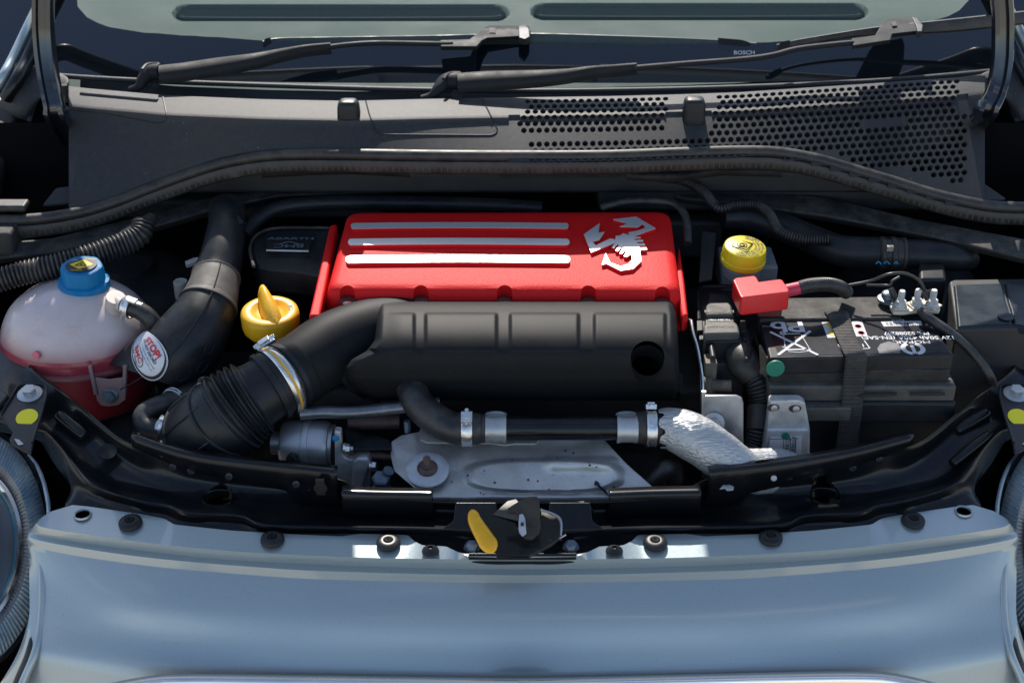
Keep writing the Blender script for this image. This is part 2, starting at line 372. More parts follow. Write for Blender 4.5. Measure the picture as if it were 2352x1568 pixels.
H = mir([(72, 1330, .68), (90, 1340, .684), (333, 1385, .689), (633, 1405, .691), (784, 1412, .692), (1000, 1416, .692), (1201, 1418, .692)])
I = mir([(66, 1415, .655), (90, 1425, .66), (333, 1460, .664), (633, 1478, .668), (784, 1484, .669), (1000, 1488, .669), (1201, 1490, .669)])
J = mir([(40, 1500, .625), (78, 1510, .635), (333, 1545, .638), (633, 1555, .643), (784, 1560, .644), (1000, 1562, .645), (1201, 1564, .645)])
K = mir([(-10, 1585, .585), (40, 1600, .59), (333, 1640, .60), (633, 1645, .605), (784, 1650, .606), (1000, 1652, .606), (1201, 1654, .606)])
n = 241
g = G()
r1 = [prow(A, n), prow(B, n, True)]; g.grid(r1); r2 = [prow(r, n, True) for r in (B, B2, C)]; g.grid(r2)
g.grid([prow(r, n, True) for r in (C, D)])
g.grid(loft([D, E, F], n, 3, True)); g.grid(loft([F, H, I, J, K], n, 6, True))
me_m = g
kr = g.v[-n:]; g.grid([kr, [V((p.x, p.y + .004, p.z - .06)) for p in kr], [V((p.x, p.y + .012, .42)) for p in kr], [V((p.x, p.y + .06, .24)) for p in kr]])
nose = g.out('nose_panel', M_paint, car, sharp=28)
bm = bmesh.new(); bm.from_mesh(nose.data); bmesh.ops.remove_doubles(bm, verts=bm.verts, dist=1e-5); bmesh.ops.recalc_face_normals(bm, faces=bm.faces)
if sum(f.normal.z for f in bm.faces) < 0: bmesh.ops.reverse_faces(bm, faces=bm.faces)
bm.to_mesh(nose.data); bm.free(); nose.data.shade_smooth(); nose.data.set_sharp_from_angle(angle=R(28))
md = nose.modifiers.new('thick', 'SOLIDIFY'); md.thickness = .0022; md.offset = -1
def vcyl(px, py, z, rx, ry, z0, z1):
    c = P(px, py, z); g = G(); g.prism(Fr(c), circ(rx, 28, ry=ry), z0, z1); return g
for hx, hy in ((190, 1180), (2213, 1173)):
    cut(nose, vcyl(hx, hy, .741, .0068, .0055, -.02, .02))
    c = P(hx, hy, .742); g = G(); g.lathe(Fr(c + V((0, 0, -.001))), [(.0068, 0), (.0072, .0016), (.0080, .0018), (.0086, 0)], 30); g.out('hole_rim', M_paint, nose)
def pushclip(px, py, r=.0112, z=.741):
    c = P(px, py, z); fr = axfr(c, (0, -.05, 1)); g = G()
    g.lathe(fr, [(r, 0), (r * 1.01, .0016), (r * .96, .0032), (r * .78, .0046), (r * .45, .0052), (r * .40, .0050), (r * .36, .0030), (0, .0030)], 36)
    b = g.out('push_clip', M_plas2, nose); s = G()
    s.lathe(Fr(fr(0, 0, .0018), fr.x, fr.y), [(r * .34, 0), (r * .34, .0038), (r * .25, .0043), (r * .18, .0041), (.0001, .0030)], 24, mod=lambda rr, z, a: 1 if rr > r * .3 else 1 + .25 * math.cos(6 * a))
    s.out('clip_pin', M_plas, b)
for px, py in ((300, 1202), (626, 1240), (892, 1248), (1505, 1248), (1770, 1236), (2097, 1197)): pushclip(px, py)
for px, py in ((989, 1266), (1411, 1266)):
    c = P(px, py, .7415); fr = axfr(c, (0, 0, 1)); g = G()
    g.lathe(fr, [(.0082, 0), (.0078, .0018), (.0050, .0040), (.0024, .0052), (.0022, .0035), (0, .0035)], 30); g.out('trim_screw', M_plas2, nose)
# bright trim along the bottom of the nose and the badge rim
g = G()
tr = [(250, 1571), (330, 1556), (420, 1549), (700, 1552), (900, 1555), (1201, 1558), (1500, 1552), (1800, 1545), (1980, 1543), (2060, 1549), (2150, 1570)]
tp = lerpx(tr, 60, True)
rows = []
for dx, dy, z, in ((0, 0, .650), (0, -3, .656), (0, 3, .6600), (0, 9, .6592), (0, 20, .6555), (0, 36, .6485), (0, 62, .634)):
    rows.append([P(x + (x - 1201) * .0 * dy, y + dy, z - .0 - abs(x - 1201) * 1.2e-6) for x, y in tp])
g.grid(rows); g.out('chrome_moustache_trim', M_chrome, nose, sharp=60, solid=.002)
g = G(); c = P(1201, 1680, .650); fr = axfr(c, (0, -.8, .6)); g.lathe(fr, [(.042, 0), (.043, .004), (.041, .008), (.036, .010), (.0, .0105)], 48); g.out('round_badge', M_rubd, nose)

# ---- black cross panel behind the nose
R0 = mir([(-20, 778, .80), (5, 790, .80), (60, 818, .80), (80, 852, .798), (167, 917, .79), (287, 1013, .782), (380, 1040, .777), (467, 1062, .775), (620, 1085, .772), (773, 1100, .770), (850, 1135, .766), (1001, 1150, .765), (1201, 1152, .765)])
R0b = mir([(-24, 786, .797), (0, 798, .797), (54, 826, .797), (74, 860, .794), (160, 925, .786), (280, 1024, .776), (374, 1052, .770), (462, 1074, .768), (615, 1097, .765), (770, 1113, .763), (850, 1143, .762), (1001, 1156, .762), (1201, 1158, .762)])
R1 = mir([(-30, 840, .79), (10, 870, .79), (50, 900, .785), (90, 930, .78), (190, 985, .77), (300, 1063, .757), (380, 1095, .752), (467, 1108, .750), (620, 1122, .749), (773, 1136, .748), (870, 1150, .748), (1001, 1162, .748), (1201, 1164, .748)])
R2 = mir([(-30, 900, .785), (20, 930, .785), (60, 955, .780), (110, 985, .773), (180, 1045, .760), (240, 1095, .748), (330, 1122, .744), (440, 1147, .742), (560, 1157, .741), (773, 1175, .741), (870, 1178, .741), (1001, 1184, .741), (1201, 1186, .741)])
R3 = mir([(-30, 950, .78), (40, 975, .78), (90, 985, .778), (110, 995, .776), (143, 1032, .769), (187, 1093, .760), (233, 1122, .757), (317, 1147, .755), (383, 1158, .754), (433, 1175, .753), (550, 1182, .752), (610, 1203, .751), (784, 1209, .751), (971, 1212, .751), (1100, 1218, .751), (1201, 1222, .751)])
R4 = mir([(-30, 970, .77), (40, 990, .77), (85, 998, .768), (103, 1010, .765), (134, 1050, .757), (165, 1103, .748), (200, 1132, .745), (317, 1166, .743), (380, 1180, .741), (433, 1195, .740), (550, 1202, .740), (610, 1218, .739), (784, 1224, .739), (971, 1228, .739), (1100, 1240, .738), (1201, 1244, .738)])
R5 = mir([(-30, 985, .76), (40, 1000, .76), (85, 1010, .758), (98, 1022, .752), (125, 1065, .742), (163, 1120, .735), (150, 1165, .734), (207, 1178, .7345), (333, 1198, .7345), (433, 1214, .7345), (550, 1228, .7345), (700, 1240, .7345), (784, 1244, .7345), (971, 1266, .7345), (1100, 1290, .7345), (1201, 1292, .7345)])
n = 281
g = G(); g.grid(loft([R0, R0b, R1, R2, R3, R4, R5], n, 5, True))
xm = g.out('cross_panel', M_black, car, sharp=70, solid=.0018, off=-1)
# keep normals up so the thickness grows downwards
bm = bmesh.new(); bm.from_mesh(xm.data)
if sum(f.normal.z * f.calc_area() for f in bm.faces) < 0: bmesh.ops.reverse_faces(bm, faces=bm.faces)
bm.to_mesh(xm.data); bm.free()
for hx, hy in ((502, 1144), (1895, 1140)):
    cut(xm, vcyl(hx, hy, .742, .0155, .0125, -.03, .03))
    g = G(); c = P(hx, hy, .742); rows = []
    rows = [[c + V((.0155 * s * math.cos(2 * math.pi * k / 40), .0125 * s * math.sin(2 * math.pi * k / 40), dz + .0004)) for k in range(40)] for s, dz in ((1.03, 0), (1.0, .0012), (.96, .0004), (.95, -.008))]
    g.grid(rows, closed=True); g.out('hole_rim', M_black, xm)
def flange(pts, hts, name='upright_flange', top=.004):
    """pts: (px,py,z) along the top edge; a thin upright strip with a folded lip"""
    q = lerpx(pts, 40, True); tops = [P(*a) for a in q]; hh = [interp(hts, i / 39) for i in range(40)]
    g = G(); rows = [[t + V((0, .012, -.001)) for t in tops], [t + V((0, .003, .0)) for t in tops], [t + V((0, .0005, -.0015)) for t in tops], [t + V((0, 0, -.004)) for t in tops], [t + V((0, -.001, -h)) for t, h in zip(tops, hh)]]
    g.grid(rows); return g.out(name, M_black, xm, sharp=60, solid=.0016)
flange([(300, 1002, .792), (380, 1030, .790), (467, 1050, .788), (620, 1068, .786), (773, 1084, .785)], [(0, .012), (.75, .028), (.8, .042), (1, .042)])
flange([(1629, 1084, .785), (1740, 1072, .786), (1858, 1056, .788), (1980, 1033, .790), (2100, 1001, .793)], [(0, .042), (.15, .042), (.2, .030), (1, .010)])
flange([(784, 1131, .773), (860, 1134, .772), (994, 1136, .772)], [(0, .030), (1, .030)])
flange([(1399, 1136, .772), (1500, 1132, .772), (1611, 1130, .773)], [(0, .030), (1, .030)])
# dark key hole and foil scrap on the flanges, spot welds
def fdisc(px, py, z, r, m, name, th=.0008, parent=xm, nrm=(0, -.8, .6)):
    c = P(px, py, z); g = G(); g.lathe(axfr(c, nrm), [(r, 0), (r * .96, th), (r * .75, th * .6), (0, th * .5)], 20); return g.out(name, m, parent)
for px, py in ((397, 1072), (439, 1081), (526, 1094), (680, 1112)): fdisc(px, py, .770, .0036, M_black, 'spot_weld', .0012)
for px, py in ((1719, 1101), (1812, 1094), (1872, 1088), (1958, 1074), (2020, 1056)): fdisc(px, py, .770, .0036, M_black, 'spot_weld', .0012)
fdisc(1777, 1098, .772, .0030, M_steel, 'bare_metal_spot', .0014)
g = G(); q = [P(x, y, .773) for x, y in ((1652, 1124), (1660, 1114), (1676, 1113), (1685, 1118), (1684, 1126), (1670, 1127), (1664, 1122))]; g.wprism(q, (0, -.001, .001)); g.out('foil_scrap', M_foil, xm)
g = G(); c = P(736, 1117, .7735); f = Fr(c, (1, 0, 0), (0, .1, 1)); f.z = V((0, -1, .1)).normalized()
g.prism(Fr(c, (1, 0, 0), (0, -.1, 1)), [(-.004, .009), (.004, .009), (.0042, .003), (.0062, 0), (.0062, -.004), (.0042, -.006), (.0042, -.010), (-.0042, -.010), (-.0042, -.006), (-.0062, -.004), (-.0062, 0), (-.0042, .003)], -.0015, .0012)
g.out('key_slot', M_blackprint, xm)
# pressed beads
def bead(a, b, r, z0, z1, name='pressed_bead'):
    g = G(); p0 = P(*a, z0); p1 = P(*b, z1); d = (p1 - p0)
    g.tube([p0 - d * .03, p0, p0 + d * .5, p1, p1 + d * .03], [r * .35, r * .9, r, r * .9, r * .35], 16, n=20); return g.out(name, M_black, xm, sharp=80)
bead((137, 955), (194, 1000), .0068, .779, .770)
bead((2265, 948), (2198, 988), .0068, .779, .770)
bead((2268, 1000), (2190, 1062), .0055, .772, .760)
fdisc(247, 1037, .7655, .010, M_black, 'hexagonal_stamp', .001, nrm=(.05, -.3, 1))
# latch well walls left and right of the latch
for sx in (1, -1):
    f = lambda x: x if sx == 1 else 2402 - x
    g = G(); q = [P(f(1046), 1153, .770), P(f(1041), 1195, .758), P(f(1012), 1216, .752), P(f(1140), 1219, .752), P(f(1146), 1195, .758), P(f(1140), 1153, .770)]
    g.wprism(q, (0, .002, -.003)); g.out('latch_shelf', M_black, xm, bevel=.0012)
g = G(); c0 = P(1076, 1277, .742); c1 = P(1324, 1276, .742); mid = (c0 + c1) / 2
g.box(Fr(mid + V((0, .001, -.001))), (c1 - c0).length, .0022, .007); g.out('latch_plate_edge', M_black, xm, bevel=.0005)
g = G(); q = [P(1080, 1270, .730), P(1320, 1270, .730), P(1335, 1180, .735), P(1065, 1180, .735)]; g.wprism(q, (0, 0, -.002)); g.out('latch_floor', M_black, xm)
for px, py in ((1084, 1259), (1311, 1258)):
    hexbolt(axfr(P(px, py, .735), (0, -.55, .8)), .0062, .0095, flange=1.25).out('latch_bolt', M_blust, xm)
# ---- bonnet latch
def pl(pts, z, dv, name, m, parent, bevel=.0006, **k):
    g = G(); g.wprism([P(x, y, z if not callable(z) else z(x, y)) for x, y in pts], dv); return g.out(name, m, parent, bevel=bevel, **k)
zl = lambda x, y: .765 + (1277 - y) * .00022
lat = thing('bonnet_latch', 'dark steel bonnet latch with yellow release lever in the middle of the cross panel', 'latch', P(1200, 1250, .735))
pl([(1114, 1185), (1122, 1177), (1150, 1182), (1176, 1188), (1185, 1196), (1190, 1225), (1205, 1235), (1222, 1228), (1238, 1215), (1245, 1180), (1270, 1195), (1278, 1186), (1285, 1210), (1285, 1232), (1270, 1245), (1240, 1262), (1215, 1274), (1140, 1272), (1128, 1230), (1116, 1205)], lambda x, y: .762 + (1277 - y) * .0001, (0, .0, -.004), 'base_plate', M_black, lat)
pl([(1130, 1182), (1165, 1150), (1185, 1145), (1200, 1160), (1190, 1196), (1140, 1184)], lambda x, y: .772, (0, .003, -.003), 'rear_cam', M_rubd, lat)
hk = pl([(1164, 1172), (1168, 1165), (1195, 1148), (1212, 1140), (1233, 1139), (1239, 1147), (1240, 1170), (1242, 1205), (1238, 1225), (1222, 1238), (1205, 1236), (1195, 1225), (1192, 1190), (1185, 1177), (1170, 1178)], lambda x, y: .771 + (1240 - y) * .00028, (0, .0022, -.003), 'safety_hook', M_rust, lat)
hk.data.materials[0] = mat('worn_latch_steel', (.035, .032, .028), .55, .3, spec=.2, noise=.4, nscale=60, dust=.25, dscale=60, dcol=(.2,.18,.14))
g = G(); q = [P(x, y, .7745 + (1240 - y) * .00028) for x, y in ((1193, 1181), (1201, 1180), (1206, 1190), (1209, 1225), (1200, 1232), (1192, 1222), (1191, 1200))]; g.wprism(q, (0, -.0008, .0008)); g.out('spring_pin', M_steel, hk, bevel=.0003)
g = G(); q = [P(x, y, .7755 + (1240 - y) * .00028) for x, y in ((1196, 1200), (1203, 1199), (1203, 1207), (1196, 1208))]; g.wprism(q, (0, -.001, .001)); g.out('pin_hole', M_blackprint, hk)
pl([(1242, 1165), (1262, 1180), (1284, 1188), (1287, 1232), (1262, 1240), (1246, 1232)], lambda x, y: .766, (0, .002, -.003), 'side_plate', MATS['worn_latch_steel'], lat)
g = G(); g.wprism([Q(x, y, -.2335) for x, y in ((1294, 1188), (1296, 1172), (1306, 1156), (1344, 1154), (1362, 1170), (1366, 1198), (1300, 1210), (1299, 1192))], (0, .003, 0)); g.out('side_bracket', M_black, lat, bevel=.001)
g = G(); g.tube([P(1242, 1170, .775), P(1285, 1189, .772), P(1288, 1230, .765)], .0011, 8); g.tube([P(1220, 1273, .748), P(1300, 1227, .766)], .0008, 8, smooth=False); g.out('return_spring_wire', M_steel, lat)
# yellow lever
q = [(1086, 1172, .784, .0042), (1083, 1188, .783, .0056), (1087, 1203, .782, .0054), (1097, 1222, .779, .0072), (1110, 1245, .776, .0092), (1128, 1257, .773, .0084), (1140, 1266, .772, .003)]
q = [(1086, 1171, .785, .0022), (1087, 1178, .785, .0046), (1090, 1193, .783, .0062), (1100, 1212, .781, .0072), (1112, 1232, .778, .0080), (1123, 1250, .775, .0084), (1131, 1261, .773, .0060), (1136, 1266, .772, .0024)]
g = G(); g.tube([P(*a[:3]) for a in q], [a[3] for a in q], 18, n=30, ell=.45); g.out('release_lever', M_yelm, lat, sharp=70)

# ---- dark bay shell (fire wall, inner wings, floor)
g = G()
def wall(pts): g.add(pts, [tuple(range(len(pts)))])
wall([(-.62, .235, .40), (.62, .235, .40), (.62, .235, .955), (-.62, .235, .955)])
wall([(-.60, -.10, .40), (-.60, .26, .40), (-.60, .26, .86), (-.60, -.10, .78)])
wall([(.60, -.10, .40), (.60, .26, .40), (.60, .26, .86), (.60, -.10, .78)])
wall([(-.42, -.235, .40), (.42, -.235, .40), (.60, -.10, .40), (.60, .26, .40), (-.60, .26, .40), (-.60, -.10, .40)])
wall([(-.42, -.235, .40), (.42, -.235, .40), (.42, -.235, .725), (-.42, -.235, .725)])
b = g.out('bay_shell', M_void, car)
g = G()
# fire wall shelf and ledges under the seal
for (x0, x1, y, z, h, dy) in ((-.40, .45, .205, .90, .03, .03), (-.50, -.15, .215, .86, .025, .03), (.10, .55, .215, .875, .03, .04), (-.12, .25, .215, .82, .05, .03)):
    g.box(Fr((x0 / 2 + x1 / 2, y, z)), x1 - x0, dy, h)
g.out('firewall_ledge', M_dark, car, bevel=.006, bseg=3)

# ---- rubber seal along the cowl
SEAL = [(-40, 497, .893), (0, 495, .893), (60, 493, .893), (120, 487, .894), (190, 474, .897), (270, 450, .904), (340, 422, .913), (420, 392, .924), (500, 366, .936), (580, 350, .946), (660, 343, .952), (800, 343, .955), (1000, 346, .956), (1200, 347, .957), (1400, 346, .956), (1560, 340, .956), (1700, 336, .955), (1790, 339, .951), (1880, 355, .942), (1960, 378, .931), (2050, 405, .919), (2130, 430, .909), (2210, 450, .901), (2280, 462, .896), (2352, 465, .893), (2400, 466, .892)]
sq = lerpx(SEAL, 120, True); sp = [P(x, y + 11, z) for x, y, z in sq]
g = G(); g.tube(sp, .0068, 18, smooth=False, n=120, ell=.9); seal = g.out('bonnet_seal', M_rub, car, sharp=80)
g = G(); rows = []
for dy, dz, w_ in ((.003, -.004, 0), (-.007, -.0055, 0), (-.0085, -.009, 0), (-.0085, -.020, 0), (-.006, -.0225, 0)):
    rows.append([p + V((0, dy, dz * .88)) for p in sp])
g.grid(rows); g.out('seal_lip', M_rub, seal, sharp=50, solid=.001)
g = G()
for i in range(0, 119):
    for k in range(3):
        p = sp[i].lerp(sp[i + 1], k / 3); t = (sp[i + 1] - sp[i]).normalized(); n_ = V((0, -1, .15))
        if (i * 3 + k) % 2: g.box(axfr(p + V((0, -.0087, -.0125)), n_, t), .0014, .0060, .0003)
o = g.out('seal_ribs', M_rub, seal); o['kind'] = 'stuff'
# metal lips showing below the seal
for a in (((600, 398, .925), (700, 392, .927), (800, 389, .928), (940, 396, .930)), ((1440, 402, .932), (1540, 408, .930), (1660, 392, .928), (1798, 396, .926))):
    q = [P(*k) for k in a]; g = G(); g.grid([[p + V((0, .008, .004)) for p in q], [p for p in q], [p + V((0, .002, -.007)) for p in q]]); g.out('seal_channel_edge', M_dusty, seal, solid=.001)

# ---- cowl panel
RIM = [(140, 196), (200, 203), (380, 219), (600, 228), (800, 232), (1000, 227), (1200, 224), (1400, 221), (1560, 217), (1700, 212), (1850, 202), (2000, 192), (2120, 183), (2200, 178), (2260, 170)]
def rimy(x): return interp(RIM, x)
BASE = [(x, y + 6, z) for x, y, z in SEAL]
def basey(x): return interp([(a[0], a[1]) for a in BASE], x)
def basez(x): return interp([(a[0], a[2]) for a in BASE], x)
def zc(x, d):
    """height of the cowl skin d photo pixels below its rim"""
    b = basey(x) - rimy(x); zb = basez(x) + .003; z0 = .990; z1 = .9855
    if d < 0: return z0
    if d < 40: return z0 + (z1 - z0) * (d / 40) ** 1.5
    if d < 52: f = (d - 40) / 12; return z1 - .0035 * f * f - .001 * f
    # steep face, then (at the sides) a flatter foot
    f = (d - 52) / max(b - 52, 1); zz = z1 - .0045
    return zz + (zb - zz) * f
def CP(x, d): return P(x, rimy(x) + d, zc(x, d))
cowl_g = G()
def plain(x0, x1, ds, step=12):
    n = max(2, int((x1 - x0) / step)); xs = [x0 + (x1 - x0) * i / n for i in range(n + 1)]
    rows = [[CP(x, (d if not callable(d) else d(x))) for x in xs] for d in ds]; cowl_g.grid(rows)
fullds = [0, 2, 4, 8, 14, 20, 26, 32, 38, 42, 46, 50, 56] + [(lambda x, f=f: 56 + (basey(x) + 4 - rimy(x) - 56) * f) for f in (.12, .25, .4, .55, .7, .85, 1)]
PX0, PITCH, NC = 1168, 17.6, 60
PX1 = PX0 + PITCH * NC
EDGE = [(196, 0), (160, 250), (152, 310), (130, 430)]
plain(158, PX0, fullds, 10); plain(PX1, 2262, fullds, 8)
plain(PX0, PX1, [0, 1.5, 4], 8.8)
bounds = [4, 15, 27, 39.5, 53, 68, 84, 100] + [100 + 16 * k for k in range(1, 14)]
GX0 = [(0, 1206), (3, 1192), (5, 1180), (6, 1205), (9, 1208)]
def hole(i, cx, cy_off, x):
    y = rimy(x) + cy_off
    lx = interp(GX0, i)
    if x < lx + 6 or x > 2228: return False
    if i == 6 and x < 1625: return False
    if i < 6 and 1538 - i * 3 < x < 1650 - i * 2.5: return False
    if i == 6 and 1980 < x < 2085: return False
    if i > 12 and x < 2060 + (i - 12) * 40: return False
    if i > 9 and 1860 < x < 1905 + (i - 9) * 22: return False
    if i >= 6 and x > 2235: return False
    if i < 6 and x > 2208 - i * 3: return False
    return True
for i in range(len(bounds) - 1):
    d0, d1 = bounds[i], bounds[i + 1]; off = (i % 2) * .5
    k = -1
    while True:
        k += 1; xa = PX0 + PITCH * (k - off); xb = xa + PITCH; xa = max(xa, PX0); xb = min(xb, PX1)
        if xa >= PX1 - .01: break
        if xb - xa < .1: continue
        xc = (xa + xb) / 2; dc = (d0 + d1) / 2
        if rimy(xc) + d0 > basey(xc) + 8: continue
        if xb - xa > PITCH * .9 and hole(i, 0, dc, xc):
            M = 16; outer = []; inner = []
            w2, h2 = (xb - xa) / 2, (d1 - d0) / 2
            for q in range(M):
                a = 2 * math.pi * q / M; ca, sa = math.cos(a), math.sin(a); mxx = max(abs(ca), abs(sa))
                outer.append((xc + w2 * ca / mxx, dc + h2 * sa / mxx)); inner.append((xc + w2 * .74 * ca, dc + min(h2 * .80, w2 * .78) * sa))
            o_ = [CP(*p) for p in outer]; i_ = [CP(*p) for p in inner]
            nrm = (CP(xc + 4, dc) - CP(xc - 4, dc)).cross(CP(xc, dc - 3) - CP(xc, dc + 3)).normalized()
            if nrm.y > 0: nrm = -nrm
            j_ = [p - nrm * .0035 + (p - sum(i_, V()) / M) * -.04 for p in i_]
            cowl_g.grid([o_, i_, j_], closed=True)
        else:
            cowl_g.grid([[CP(xa, d0), CP(xc, d0), CP(xb, d0)], [CP(xa, d1), CP(xc, d1), CP(xb, d1)]])
cowl = cowl_g.out('cowl_panel', M_cowl, car, sharp=40)
# rolled back edge behind the rim, gutter, glass channel
g = G(); xs = [150 + 2112 * i / 150 for i in range(151)]
g.grid([[CP(x, 0) for x in xs], [CP(x, 0) + V((0, .0015, -.0006)) for x in xs], [CP(x, 0) + V((0, .0025, -.003)) for x in xs], [CP(x, 0) + V((0, .004, -.030)) for x in xs], [CP(x, 0) + V((0, .045, -.032)) for x in xs], [CP(x, 0) + V((0, .06, -.012)) for x in xs]])
g.out('cowl_gutter', M_cowl, cowl, sharp=50)
g = G()
WB = [(60, 158), (130, 170), (330, 182), (600, 192), (900, 201), (1200, 205), (1500, 202), (1800, 193), (2050, 180), (2250, 163), (2352, 150)]
gp = [P(x, y, .986) for x, y in lerpx(WB, 60, True)]
g.tube([p + V((0, 0, -.002)) for p in gp], .0042, 10, smooth=False, n=60, ell=.7); g.out('glass_channel_strip', M_cowl, cowl, sharp=80)
# inspection flaps: outline grooves as proud thin plates
def flap(outl, name='inspection_flap'):
    q = [CP(x, y - rimy(x)) for x, y in outl]; g = G()
    n_ = V((0, -.75, .6)).normalized(); g.tube([p + n_ * .0001 for p in q], .0009, 6, smooth=False, n=len(q)); return g.out(name, M_blackprint, cowl)
flap(lerpx([(163, 252), (250, 264), (360, 284), (376, 282), (383, 270), (381, 255), (374, 222)], 50), 'flap_groove')
flap(lerpx([(840, 232), (848, 262), (860, 297), (868, 306), (884, 309), (1128, 311), (1141, 306), (1142, 296), (1108, 228)], 70), 'flap_groove')
g = G(); q = [CP(x, 14) for x in range(186, 370, 8)]; g.tube([p + V((0, 0, -.0008)) for p in q], .0032, 10, smooth=False, n=len(q)); g.out('raised_rib', M_cowl, cowl, sharp=80)
# side feet of the cowl that catch the sun
for pts in (((128, 432), (150, 428), (235, 428), (262, 433), (200, 462), (98, 470)), ((2160, 423), (2200, 418), (2262, 422), (2310, 455), (2250, 462), (2200, 450))):
    g = G(); q = [P(x, y, .912 - (y - 425) * .0003) for x, y in pts]; g.wprism(q, (0, 0, -.003)); g.out('cowl_foot', M_cowl, cowl, bevel=.0008)
# bonnet stops
for cx, cy in ((802, 248), (1593, 243)):
    c = P(cx, cy, .992); fr = Fr(c, (1, 0, 0), (0, .35, 1)); fr = Fr(c, (1, 0, 0), V((0, .55, 1)))
    g = G(); rows = []
    for zz, s, dy in ((.012, .62, 0), (.010, .86, 0), (.004, .98, 0), (-.006, 1, 0), (-.016, 1.04, 0), (-.021, 1.0, 0)):
        rows.append([c + V((0, -.0055, zz)) + V((x * s, y * s, 0)) for x, y in rrect(.0255, .022, .007)])
    g.grid(rows, closed=True); m_ = len(g.v); g.f.append(tuple(range(0, 20))[::-1]); g.f.append(tuple(range(m_ - 20, m_)))
    g.out('rubber_stop', M_plas2, cowl, sharp=60, sub=1)

# ---- windscreen
def wz(y, x): return .800 + .65 * y - .10 * (abs(x) ** 2.2)
def wpt(x, s):
    """x across (m), s up the slope 0..1; glass bows backwards at the sides"""
    y0 = .283 + .16 * abs(x) ** 2.3; y = y0 + s * .62
    return V((x * (1 - .10 * s), y, .986 + (.65 * s * .62) - .01 * abs(x)))
def wproj(p):
    d = p - CAM; f = d.y * cT - d.z * sT; u = d.y * sT + d.z * cT; return 1176 + FPX * d.x / f, 784 - FPX * u / f
FR = [(-40, 60), (165, -40), (172, 0), (182, 25), (210, 50), (260, 66), (340, 77), (450, 84), (620, 95), (900, 101), (1200, 104), (1500, 104), (1700, 101), (1900, 91), (2050, 70), (2130, 52), (2190, 35), (2218, 15), (2228, -5), (2235, -60)]
# solve the border height for each x
nx = 90; xs = [-.70 + 1.40 * i / nx for i in range(nx + 1)]
def bord(x):
    for k in range(0, 400):
        s = k / 400 * .6; px, py = wproj(wpt(x, s))
        if px < 172 or px > 2228: continue
        if py < interp(FR, px): return s
    return .9
bs = [min(bord(x), .92) for x in xs]
g = G(); g.grid([[wpt(x, b_ * f) for x, b_ in zip(xs, bs)] for f in [k / 10 for k in range(11)]])
wind = g.out('windscreen', M_frit, car, sharp=80)
wind['label'] = 'black printed lower band of the windscreen'
g = G(); g.grid([[wpt(x, b_ + (1.02 - b_) * f) for x, b_ in zip(xs, bs)] for f in [k / 10 for k in range(11)]]); g.out('glass', M_glass, wind, sharp=80)
# dashboard under the glass
g = G(); nx2, ny2 = 160, 60; rows = []
def dashz(x, y):
    z = .952 - .12 * max(0, (y - .62)) ** 1.3 - .05 * max(0, .40 - y)
    return z
def slotd(px, py):
    # depth of the two long slots
    best = 0
    for x0, x1, yc in ((405, 1160, 30), (1228, 1985, 27)):
        yy = yc
        h = 15.5; cx = min(max(px, x0 + h * 1.6), x1 - h * 1.6)
        dd = math.hypot((px - cx) / 1.7, (py - yy)); best = max(best, min(1, max(0, (h + 4 - dd) / 4)))
    return best
for j in range(ny2 * 2 + 1):
    y = .335 + .45 * (j / (ny2 * 2)) + (.6 * ((j / (ny2 * 2) - .85) / .15) if j > ny2 * 1.7 else 0); row = []
    for i in range(nx2 * 3 + 1):
        x = -.78 + 1.56 * i / (nx2 * 3); p = V((x, y, dashz(x, y))); px, py = wproj(p); p.z -= .016 * slotd(px, py); row.append(p)
    rows.append(row)
g.grid(rows); dash = g.out('dashboard', M_dash, car, sharp=50)
for x0, x1, yc in ((405, 1160, 30), (1228, 1985, 27)):
    g = G(); q = []
    for a in range(24):
        t_ = 2 * math.pi * a / 24; cx = (x0 + 22 if math.cos(t_) < 0 else x1 - 22); q.append((cx + 24 * math.cos(t_), yc + 14 * math.sin(t_)))
    pts = [P(x, y, .9425) for x, y in q]; g.wprism(pts, (0, 0, -.003)); g.out('vent_slot_shade', M_dashd, dash)  # near black fill painted in for the shade down the slot
    g = G(); q2 = [P(x0 + 10, yc + 8, .9518), P(x0 + 60, yc + 11, .9518), P((x0 + x1) / 2, yc + 12, .9518), P(x1 - 60, yc + 10, .9518), P(x1 - 10, yc + 6, .9518)]
    g.tube(q2, .0012, 8, n=40); g.out('vent_bead', M_dash, dash)
# dark box added to stand in for the shade inside the cabin
g = G(); g.box(Fr((0, .75, .80)), 1.24, .9, .20); g.out('cabin_dark_fill', M_dashd, car)
